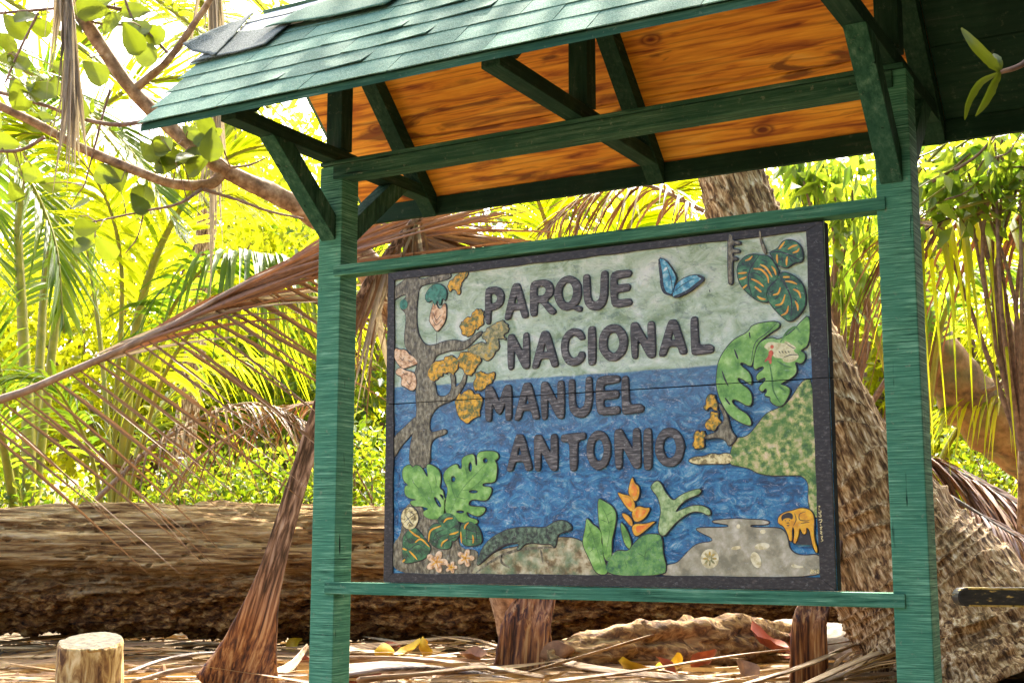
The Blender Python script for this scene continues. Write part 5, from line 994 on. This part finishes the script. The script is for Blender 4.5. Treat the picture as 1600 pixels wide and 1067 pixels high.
# ------------------------------------------------------------------ leaf clouds: shrubs, vines and the trees behind
def leaf_cloud(rng, centers, per, spread, size, hang=.0, aspect=.45):
    """folded leaves scattered about cluster centres; returns vertices and quads"""
    C = np.repeat(np.asarray(centers, float), per, 0); n = len(C); P = C+rng.normal(0, 1, (n, 3))*np.asarray(spread)
    d = rng.normal(0, 1, (n, 3)); d[:, 2] -= hang; d /= np.linalg.norm(d, axis=1)[:, None]
    q = rng.normal(0, 1, (n, 3)); q[:, 2] += .6; nn = q-d*(q*d).sum(1)[:, None]; nn /= np.linalg.norm(nn, axis=1)[:, None]; x = np.cross(d, nn)
    L = size*rng.uniform(.6, 1.25, n)[:, None]; W = L*aspect
    b = P; tip = P+d*L-np.array([0, 0, 1.])*L*.12; mid = P+d*L*.5-nn*L*.05; l1 = P+d*L*.42+x*W*.5+nn*W*.12; r1 = P+d*L*.42-x*W*.5+nn*W*.12
    V = np.stack([b, l1, tip, r1, mid], 1).reshape(-1, 3); o = np.arange(n)[:, None]*5
    return V, np.concatenate([o+np.array([[0, 1, 2, 4]]), o+np.array([[0, 4, 2, 3]])], 0)
def leafy(name, label, cat, base, blobs, ncl, per, size, mat, seed, group=None, trunk_r=.05, hang=.2, aspect=.45, clump=.16, bmat='thin_branch'):
    """a plant: stem and limbs running to its leaf clumps, crown of single leaves; blobs = list of (centre, radii)"""
    rng = np.random.default_rng(seed); rr = random.Random(seed); t = thing(name, base, label, cat, group); cs = []
    wts = [b[1][0]*b[1][1]*b[1][2] for b in blobs]; tot = sum(wts)
    for (c, rad), w in zip(blobs, wts):
        k = max(3, int(ncl*w/tot)); q = rng.normal(0, 1, (k, 3)); q /= np.linalg.norm(q, axis=1)[:, None]; q *= rng.uniform(.25, 1, (k, 1))**.5
        cs.append(np.array(c)+q*np.array(rad))
    cs = np.concatenate(cs); V, Q = leaf_cloud(rng, cs, per, (clump, clump, clump*.8), size, hang, aspect)
    cr = mesh_np('crown', V, Q, M[mat], t); cr['kind'] = 'stuff'
    cen = Vector(np.mean(cs, 0)); VV, FF = [], []; fork = base.lerp(cen, .45); fork.x += rr.gauss(0, .1)
    tube_geo(catmull([base-UPZ*.1, base.lerp(fork, .5)+Vector((rr.gauss(0, .05), rr.gauss(0, .05), 0)), fork], 10), lambda s: trunk_r*(1-.35*s), 8, .2, seed, True, VV, FF)
    tk_ = mesh_pd('trunk', VV, FF, M['branch'], t, True)
    idx = rng.choice(len(cs), min(len(cs), 16), replace=False); V3, F3 = [], []
    for i in idx:
        e = Vector(cs[i]); m_ = fork.lerp(e, .5)+Vector((rr.gauss(0, .12), rr.gauss(0, .12), rr.gauss(.08, .08))); tube_geo(catmull([fork, m_, e], 8), lambda s: trunk_r*.5*(1-.8*s)+.003, 5, 0, 0, False, V3, F3)
    bo = mesh_pd('limbs', V3, F3, M[bmat], tk_, True); bo['kind'] = 'stuff'
    return t
# shrubs between the log and the forest
for i, (px, D, w, h, lab) in enumerate(((250, 10.9, .8, 1.35, 'low bright shrub with small leaves behind the log beside the palm stalks'), (400, 11.2, .9, 1.5, 'bright tangled shrub behind the log under the arching dead frond'), (545, 10.8, .8, 1.6, 'leafy green shrub behind the left post above the log'),
                                        (-40, 11.5, .9, 1.3, 'shrub with yellow green leaves behind the thick palm stalks'), (1555, 11.5, .9, 2.0, 'bright shrub behind the mossy trunk'), (1690, 10.6, .7, 1.4, 'dark green shrub past the end of the mossy trunk'))):
    b = base_at(px, D); leafy('shrub', lab, 'shrub', b, [((b.x, b.y, b.z+h*.55), (w, .6, h*.5)), ((b.x+.3, b.y+.1, b.z+h*.75), (w*.6, .5, h*.35))], 90, 26, .085, 'bush_leaf', 60+i, trunk_r=.03, clump=.13)
# dark hanging foliage right of the board and above it, and the vine tangle under the right eave
c1 = at(1310, 330, 7.6); b = base_at(1330, 8.3)
leafy('drooping_tree', 'slender tree with dark drooping leaves in the gap between board and right post', 'tree', b, [(tuple(at(1300, 290, 7.9)), (.35, .2, .3)), (tuple(at(1345, 380, 7.8)), (.18, .2, .40)), (tuple(at(1250, 250, 8.0)), (.3, .2, .2))], 34, 11, .17, 'vine_leaf', 71, trunk_r=.04, hang=1.6, aspect=.34, clump=.10)
b = base_at(1560, 7.4)
leafy('vine_tangle', 'tangled vine with round leaves and thin pale stems under the right roof edge', 'vine', b, [(tuple(at(1530, 270, 6.9)), (.36, .25, .20)), (tuple(at(1600, 250, 6.9)), (.36, .25, .25)), (tuple(at(1470, 290, 7.0)), (.18, .2, .25))], 60, 9, .125, 'vine_leaf', 72, trunk_r=.03, hang=.8, aspect=.62, clump=.10)
vt = bpy.data.objects['vine_tangle']; rv = random.Random(8); crown_ = [c for c in vt.children if c.name.startswith('trunk')][0]
for i in range(34):
    p = at(rv.uniform(1440, 1640), rv.uniform(215, 330), 6.9+rv.gauss(0, .15)); ang = rv.gauss(.5, .45); d = _r*cos(ang)+_u*sin(ang)+_f*rv.gauss(0, .2); L = rv.uniform(.2, .55)
    V, F = tube_geo(catmull([p-d*L*.5, p+_u*rv.gauss(0, .03), p+d*L*.5], 8), lambda s: .0055*(1-.4*s)*(1 if i % 3 else 1.8), 5); mesh_pd('stem', V, F, M['rachis_green' if i % 2 else 'thin_branch'], crown_, True)
# forest trees: each its own trunk and crown
trees = [(-700, 19, 2.6, 7.0, 'far_leaf'), (-500, 17, 2.4, 6.4, 'bush_leaf'), (-320, 19, 2.5, 6.8, 'far_leaf'), (-150, 18, 2.4, 6.6, 'far_leaf'), (20, 20, 2.5, 6.6, 'far_leaf'), (190, 18, 2.2, 5.6, 'far_leaf'), (330, 21, 2.4, 7.6, 'far_leaf'), (420, 20, 2.3, 7.2, 'far_leaf'), (490, 22, 2.5, 8.6, 'far_leaf'), (570, 18, 2.2, 6.0, 'bush_leaf'), (730, 20, 2.6, 7.2, 'far_leaf'),
         (900, 21, 2.7, 7.6, 'bush_leaf'), (1060, 20, 2.6, 7.2, 'far_leaf'), (1210, 21, 2.6, 7.6, 'far_leaf'), (1340, 19, 2.4, 7.0, 'far_leaf'), (1470, 21, 2.6, 7.6, 'far_leaf'), (1600, 19, 2.4, 7.2, 'far_leaf'), (1740, 21, 2.7, 7.6, 'bush_leaf'), (1880, 19, 2.5, 7.2, 'bush_leaf')]
for i, (px, D, w, h, mt) in enumerate(trees):
    b = base_at(px, D); rr = random.Random(i*5+1)
    bl = [((b.x+rr.gauss(0, .5), b.y+rr.gauss(0, .5), b.z+h*.62), (w*.75, w*.55, h*.34)), ((b.x+rr.gauss(0, .9), b.y+rr.gauss(0, .4), b.z+h*.30), (w*.8, w*.5, h*.26)), ((b.x+rr.gauss(0, .9), b.y+rr.gauss(0, .5), b.z+h*.82), (w*.5, w*.4, h*.2)), ((b.x+rr.gauss(0, 1.2), b.y, b.z+h*.5), (w*.6, w*.5, h*.22))]
    leafy('forest_tree', 'leafy sunlit tree in the forest edge behind the log', 'tree', b, bl, 230, 26, .20, mt, 200+i, 'trees of the forest edge', .12, .4, .46, .28)

for i, (x, y, w, h) in enumerate(((4.6, .6, 1.9, 6.2), (4.6, 3.0, 1.9, 6.0), (5.4, -1.7, 2.1, 6.8), (5.3, -4.4, 2.2, 6.8), (4.4, -7.2, 2.3, 6.6), (7.2, -3.0, 2.6, 8.5), (7.0, 1.0, 2.6, 8.5))):  # unseen trees, added to block sky light from the right
    b = Vector((x, y, gz(x, y))); leafy('forest_tree', 'unseen dark tree added past the right end of the shelter to block sky light', 'tree', b, [((x, y, b.z+h*.62), (w*.8, w*.8, h*.36)), ((x, y+.4, b.z+h*.3), (w*.8, w*.7, h*.28))], 420, 30, .19, 'dark_leaf', 300+i, 'unseen trees added past the right end of the shelter', .14, .4, .5, .3)
# ------------------------------------------------------------------ litter on the sand
def lay_at(px, py, lift=0.0):
    v = onZ(px, py, GZ); return Vector((v.x, v.y, gz(v.x, v.y)+lift))
rg = random.Random(99); V, F = [], []
for i in range(1200):
    px = rg.uniform(-60, 1680); D = rg.uniform(5.3, 9.0); q = at(px, 1000, D); z = gz(q.x, q.y); a = rg.gauss(.15, .7)+(pi if rg.random() < .5 else 0)
    hd = Vector((_r.x, _r.y, 0)).normalized(); hf = Vector((_f.x, _f.y, 0)).normalized(); d = hd*cos(a)+hf*sin(a)+UPZ*rg.gauss(.02, .05)
    leaflet_geo(Vector((q.x, q.y, z+rg.uniform(.004, .07))), d, hf*cos(a)-hd*sin(a)+UPZ*rg.gauss(0, .5), rg.uniform(.25, .95), rg.uniform(.014, .042), rg.uniform(-.02, .05), V, F, 4, rg.gauss(0, 1.2))
tag(mesh_np('palm_litter', np.array([tuple(v) for v in V]), F, M['straw'], None), 'dry tan palm leaflets strewn over the sand before the log', 'litter', kind='stuff')
V, F = [], []
for i in range(1400):
    px = rg.uniform(-60, 1680); D = rg.uniform(5.2, 9.2); q = at(px, 1000, D); z = gz(q.x, q.y); a = rg.uniform(0, 2*pi); d = Vector((cos(a), sin(a), rg.gauss(.1, .25)))
    leaflet_geo(Vector((q.x, q.y, z+rg.uniform(.0, .03))), d, Vector((-sin(a), cos(a), rg.gauss(0, .5))), rg.uniform(.03, .10), rg.uniform(.02, .05), rg.uniform(-.1, .3), V, F, 3, rg.gauss(0, .8))
tag(mesh_np('leaf_litter', np.array([tuple(v) for v in V]), F, M['dry_leaf'], None), 'small broken brown leaves scattered between the palm litter', 'litter', kind='stuff')
# separate fallen stalks (the large curved pieces)
def ground_stalk(pts, w, mat, seed, label, group=None):
    """a dry frond stalk: a flattened channel that tapers and twists, grain along its length"""
    p = [onZ(x, y, GZ+.05+dz) for x, y, dz in pts]; n = 30; path = catmull(p, n); NS = 14; V = []; r = random.Random(seed); tw0 = r.uniform(-.5, .5)
    for i, c in enumerate(path):
        s = i/n; T = (path[min(n, i+1)]-path[max(0, i-1)]).normalized(); up = (UPZ-T*T.z).normalized(); sd_ = T.cross(up); tw = tw0+s*r.uniform(.6, .8)*(1 if seed % 2 else -1)
        a_ = up*cos(tw)+sd_*sin(tw); b_ = sd_*cos(tw)-up*sin(tw); hw = w*(1.15-.85*s)*(1+.12*noise.noise(Vector((s*6, seed, 0))))+.004
        for k in range(NS):
            a = 2*pi*k/NS; x, y = cos(a), sin(a); V.append(c+b_*hw*x+a_*(hw*(.42 if y > 0 else .25)*y+.30*hw*x*x+.06*hw*noise.noise(Vector((x*5, s*9, seed)))))
    F = [(i*NS+k, i*NS+(k+1) % NS, (i+1)*NS+(k+1) % NS, (i+1)*NS+k) for i in range(n) for k in range(NS)]+[tuple(range(NS))[::-1], tuple(n*NS+k for k in range(NS))]
    o = mesh_pd('fallen_stalk', V, F, M[mat], None, True); zl = (path[-1]-path[0]).normalized(); xl = zl.orthogonal().normalized()
    R4 = Matrix.Translation(path[0]) @ Matrix((xl, zl.cross(xl), zl)).transposed().to_4x4(); o.data.transform(R4.inverted()); o.matrix_world = R4
    return tag(o, label, 'palm stalk', group)
gs = 'dry stalks on the sand'; gl = 'curved dry palm stalk lying on the sand below the sign'
for i, (pts, w, mt) in enumerate((([(520, 1020, .02), (620, 1008, .04), (720, 998, .06), (790, 1016, .04), (825, 1040, .0)], .045, 'stalk_tan'), ([(500, 1035, .02), (600, 1030, .05), (700, 1036, .05), (800, 1050, .03)], .05, 'stalk_tan'), ([(520, 1056, .02), (620, 1044, .06), (720, 1050, .03), (800, 1062, .02)], .06, 'stalk_grey'),
      ([(560, 1064, .03), (680, 1052, .05), (760, 1044, .05), (850, 1058, .02)], .035, 'stalk_tan'), ([(820, 1052, .03), (930, 1020, .10), (1050, 985, .18), (1150, 965, .22)], .016, 'stalk_tan'), ([(830, 1024, .03), (930, 1046, .05), (1050, 1058, .04), (1180, 1066, .03)], .03, 'stalk_tan'),
      ([(860, 1066, .05), (1000, 1048, .08), (1150, 1024, .12), (1300, 1006, .16), (1420, 985, .2)], .014, 'stalk_tan'), ([(1150, 1075, .05), (1260, 1040, .1), (1350, 1000, .16), (1440, 965, .22)], .02, 'stalk_tan'), ([(1180, 1070, .03), (1290, 1025, .12), (1400, 988, .2), (1500, 962, .24)], .016, 'stalk_tan'),
      ([(1250, 1075, .03), (1350, 1030, .12), (1440, 1000, .18), (1520, 985, .2)], .02, 'stalk_tan'), ([(1440, 1052, .03), (1520, 1030, .06), (1620, 1006, .1)], .018, 'stalk_tan'), ([(1450, 1060, .05), (1560, 1040, .08), (1660, 1046, .05)], .02, 'stalk_tan'), ([(1440, 985, .1), (1500, 968, .14), (1560, 974, .1), (1640, 1000, .05)], .03, 'stalk_tan'),
      ([(200, 1052, .02), (260, 1030, .05), (330, 1020, .05), (400, 1030, .02)], .022, 'stalk_grey'), ([(205, 1068, .02), (280, 1048, .04), (360, 1040, .04)], .025, 'stalk_grey'), ([(420, 1060, .02), (455, 1040, .05), (480, 1008, .10)], .03, 'stalk_tan'))):
    ground_stalk(pts, w*.85, mt, i, gl, gs)
dead('pale dry frond lying flat on the sand under the lower rail', [(1260, 1085, 5.95), (1130, 1075, 5.98), (1000, 1070, 6.0), (900, 1082, 6.0)], 61, L=.5, w=.02, n=40, mat='straw', rmat='straw', droop=.15, a0=45, a1=25, r0=.03, start=.05)
dead('dry frond with raised straw blades on the sand beside the right post', [(1230, 1090, 5.9), (1330, 1050, 6.0), (1450, 1010, 6.1), (1600, 985, 6.2)], 62, L=.8, w=.03, n=34, mat='straw', rmat='rachis_dry', droop=.25, a0=35, a1=20, r0=.02, start=.05)
# rotten log and the coconut husk lumps under the lower rail
def lump(name, label, cat, pts, rad, mat, seed, amp=.3, sides=40, n=70, group=None):
    p = [onZ(x, y, GZ+dz) for x, y, dz in pts]; path = catmull(p, n); V = []
    for i, c in enumerate(path):
        s = i/n; T = (path[min(n, i+1)]-path[max(0, i-1)]).normalized(); a = (UPZ-T*T.z).normalized(); b = T.cross(a); r0 = rad(s)
        for j in range(sides):
            w = 2*pi*j/sides; f_ = fbm((cos(w)*1.6+seed, sin(w)*1.6, s*6), 4, .6)+.5*fbm((cos(w)*7, sin(w)*7+seed, s*5), 3)
            V.append(c+(a*cos(w)*.8+b*sin(w))*r0*(1+amp*f_))
    F = [(i*sides+j, i*sides+(j+1) % sides, (i+1)*sides+(j+1) % sides, (i+1)*sides+j) for i in range(n) for j in range(sides)]+[tuple(range(sides))[::-1], tuple(n*sides+j for j in range(sides))]
    return tag(mesh_pd(name, V, F, M[mat], None, True), label, cat, group)
lump('rotten_log', 'crumbling yellow brown rotten log on the sand under the lower rail', 'log', [(850, 1028, .10), (1000, 1012, .14), (1130, 1005, .15), (1260, 1005, .12)], lambda s: .17*(.35+.65*sin(pi*(.1+.8*s))), 'rot', 3, .38)
lump('driftwood_log', 'grey log lying on the sand between right post and palm trunk', 'log', [(1220, 1000, .12), (1330, 1012, .12), (1480, 1030, .10), (1640, 1036, .10), (1760, 1036, .10)], lambda s: .15, 'grey_wood', 15, .16, 40, 80)
# single coloured leaves
def fallen_leaf_mesh(seed, L=.15):
    r = random.Random(seed); V = []; F = []; n, m = 8, 3; c1, c2 = r.uniform(.5, 2.2), r.uniform(-.8, 1.2)
    for i in range(n+1):
        s = i/n; hw = L*.30*(sin(pi*s)**.7 if 0 < s < 1 else 0)+.001
        for j in range(-m, m+1): x = hw*j/m; V.append((x, s*L-L/2, c1*x*x/L*2.2+c2*(s-.5)**2*L+.012*noise.noise(Vector((x*20, s*4, seed)))))
    k = 2*m+1
    for i in range(n):
        for j in range(2*m): F.append((i*k+j, i*k+j+1, (i+1)*k+j+1, (i+1)*k+j))
    me = bpy.data.meshes.new('fallen_leaf'); me.from_pydata(V, [], F); me.update(); me.shade_smooth(); return me
LAB = {'fall_yellow': ('curled yellow fallen leaf among the palm litter', 'yellow fallen leaves'), 'fall_red': ('crumpled red fallen leaf among the palm litter', 'red fallen leaves'), 'fall_brown': ('brown fallen leaf among the palm litter', 'brown fallen leaves')}
for i, (px, py, mt, sc, lift) in enumerate(((605, 1022, 'fall_yellow', 1.0, .07), (640, 1018, 'fall_yellow', 1.2, .08), (655, 1015, 'fall_yellow', 1.0, .09), (985, 1052, 'fall_yellow', 1.5, .06), (1020, 1046, 'fall_yellow', 1.2, .07), (1060, 1044, 'fall_yellow', 1.2, .07), (470, 1000, 'fall_yellow', 1.3, .06), (460, 1008, 'fall_yellow', 1.0, .05),
        (1200, 1012, 'fall_red', 2.0, .14), (1105, 1038, 'fall_red', 1.5, .08), (1040, 1044, 'fall_red', 1.0, .09), (1240, 1012, 'fall_red', 1.4, .12), (560, 1040, 'fall_red', 1.0, .05), (610, 1012, 'fall_red', .9, .08), (570, 1062, 'fall_red', 1.3, .05), (480, 1040, 'fall_red', 1.0, .04),
        (1300, 1060, 'fall_brown', 1.3, .06), (740, 1030, 'fall_brown', 1.2, .08), (700, 1060, 'fall_brown', 1.2, .05), (870, 1030, 'fall_brown', 1.4, .10), (1160, 1055, 'fall_brown', 1.2, .06), (440, 1050, 'fall_brown', 1.2, .04), (1500, 1060, 'fall_red', 1.2, .05), (260, 1062, 'fall_brown', 1.1, .04))):
    me = fallen_leaf_mesh(i); me.materials.append(M[mt]); o = bpy.data.objects.new('fallen_leaf', me); col.objects.link(o); v = onZ(px, py, GZ+lift)
    o.location = v; o.rotation_euler = (rg.gauss(.5, .4), rg.gauss(0, .5), rg.uniform(0, 6.28)); o.scale = (sc,)*3; tag(o, LAB[mt][0], 'leaf', LAB[mt][1])

# ------------------------------------------------------------------ black and yellow barrier rail on the right
pL = at(1492, 932, 5.0); pR = at(1830, 936, 5.1); dxy = Vector((pR.x-pL.x, pR.y-pL.y, 0)); Lb = dxy.length; dxy.normalize()
t = thing('barrier', Vector((pR.x, pR.y, gz(pR.x, pR.y))), 'chipped black barrier bar with worn yellow edges before the palm trunk', 'barrier')
bm = bmesh.new(); hh = .034; prof = []
for i in range(9): a = pi/2+pi*i/8; prof.append((-.0+.030*cos(a), hh*sin(a)))
prof += [(Lb, -hh), (Lb, hh)]; yv = UPZ.cross(dxy); A_, B_ = [], []
for x, z in prof: q = pL+dxy*(x+.03)+UPZ*z; A_.append(bm.verts.new(q-yv*.03)); B_.append(bm.verts.new(q+yv*.03))
bm.faces.new(A_); bm.faces.new(B_[::-1]); n = len(prof)
for i in range(n): bm.faces.new((A_[i], B_[i], B_[(i+1) % n], A_[(i+1) % n]))
bmesh.ops.recalc_face_normals(bm, faces=bm.faces); bmesh.ops.bevel(bm, geom=[e for e in bm.edges if e.calc_face_angle(0) > .5], offset=.004, segments=2, affect='EDGES')
me = bpy.data.meshes.new('bar'); bm.to_mesh(me); bm.free(); link_mesh('bar', me, M['bar'], t)
for sg in (1, -1):
    a, b = pL+dxy*.04+UPZ*(hh*sg+.0015*sg), pR+UPZ*(hh*sg+.0015*sg); w_ = yv*.0305
    mesh_pd('edge_stripe', [a-w_, b-w_, b+w_, a+w_, a-w_-UPZ*.007*sg, b-w_-UPZ*.007*sg], [(0, 1, 2, 3), (0, 4, 5, 1)], M['yellow_edge'], t)
zb = gz(pR.x, pR.y); V, F = tube_geo([Vector((pR.x, pR.y, zb-.2)), Vector((pR.x, pR.y, pR.z+.12))], .05, 12); mesh_pd('post', V, F, M['bar'], t, True)

# ------------------------------------------------------------------ twig with two leaves before the right eave
def long_leaf(pts, w, seed, mat, parent):
    p = catmull([at(*q) for q in pts], 14); V, F = [], []
    for i, c in enumerate(p):
        s = i/14; T = (p[min(14, i+1)]-p[max(0, i-1)]).normalized(); ac = (T.cross(_f)+_f*.5).normalized(); nn = T.cross(ac); hw = w*(sin(pi*min(1, s*.96+.03))**.6)*(1+.25*noise.noise(Vector((s*9, seed, 0))))
        for j in range(-2, 3): V.append(c+ac*hw*j/2+nn*abs(j)*.22*hw)
    for i in range(14):
        for j in range(4): F.append((i*5+j, i*5+j+1, (i+1)*5+j+1, (i+1)*5+j))
    return mesh_pd('leaf', V, F, M[mat], parent, True)
e0 = at(1980, 1000, 2.9); e0.z = gz(e0.x, e0.y)
t = thing('sapling', e0, 'thin reddish twig with two ragged green leaves before the dark eave', 'sapling')
V, F = tube_geo(catmull([e0-UPZ*.05, at(1960, 700, 2.85), at(1900, 300, 2.75), at(1760, 70, 2.68), at(1640, 78, 2.62), at(1592, 104, 2.6), at(1563, 113, 2.6)], 60), lambda s: .012-.0075*s, 8); tw = mesh_pd('stem', V, F, M['thin_branch'], t, True)
long_leaf([(1563, 112, 2.6), (1548, 96, 2.59), (1525, 72, 2.58), (1502, 44, 2.60)], .011, 1, 'almond_leaf', tw); long_leaf([(1563, 113, 2.6), (1552, 130, 2.59), (1540, 155, 2.58), (1524, 182, 2.6)], .011, 2, 'almond_leaf', tw)
long_leaf([(1560, 114, 2.6), (1530, 130, 2.62), (1512, 160, 2.63), (1507, 188, 2.64)], .009, 3, 'almond_leaf', tw); long_leaf([(1563, 112, 2.6), (1560, 96, 2.6), (1552, 84, 2.62)], .008, 4, 'almond_leaf', tw)
# a fresh leaf dropped on the ridge
rl_ = Vector((.10, YR-.05, zr(YR, .15)+.02)); p_ = [rl_, rl_+Vector((.10, -.02, .03)), rl_+Vector((.22, 0, .02))]
V, F = [], []; leaflet_geo(rl_, Vector((1, -.1, .15)), Vector((0, 1, .3)), .26, .10, .05, V, F, 8, .3); tag(mesh_pd('dropped_leaf', V, F, M['palm_leaf'], None, True), 'fresh green leaf lying on the roof ridge by the torn shingles', 'leaf')
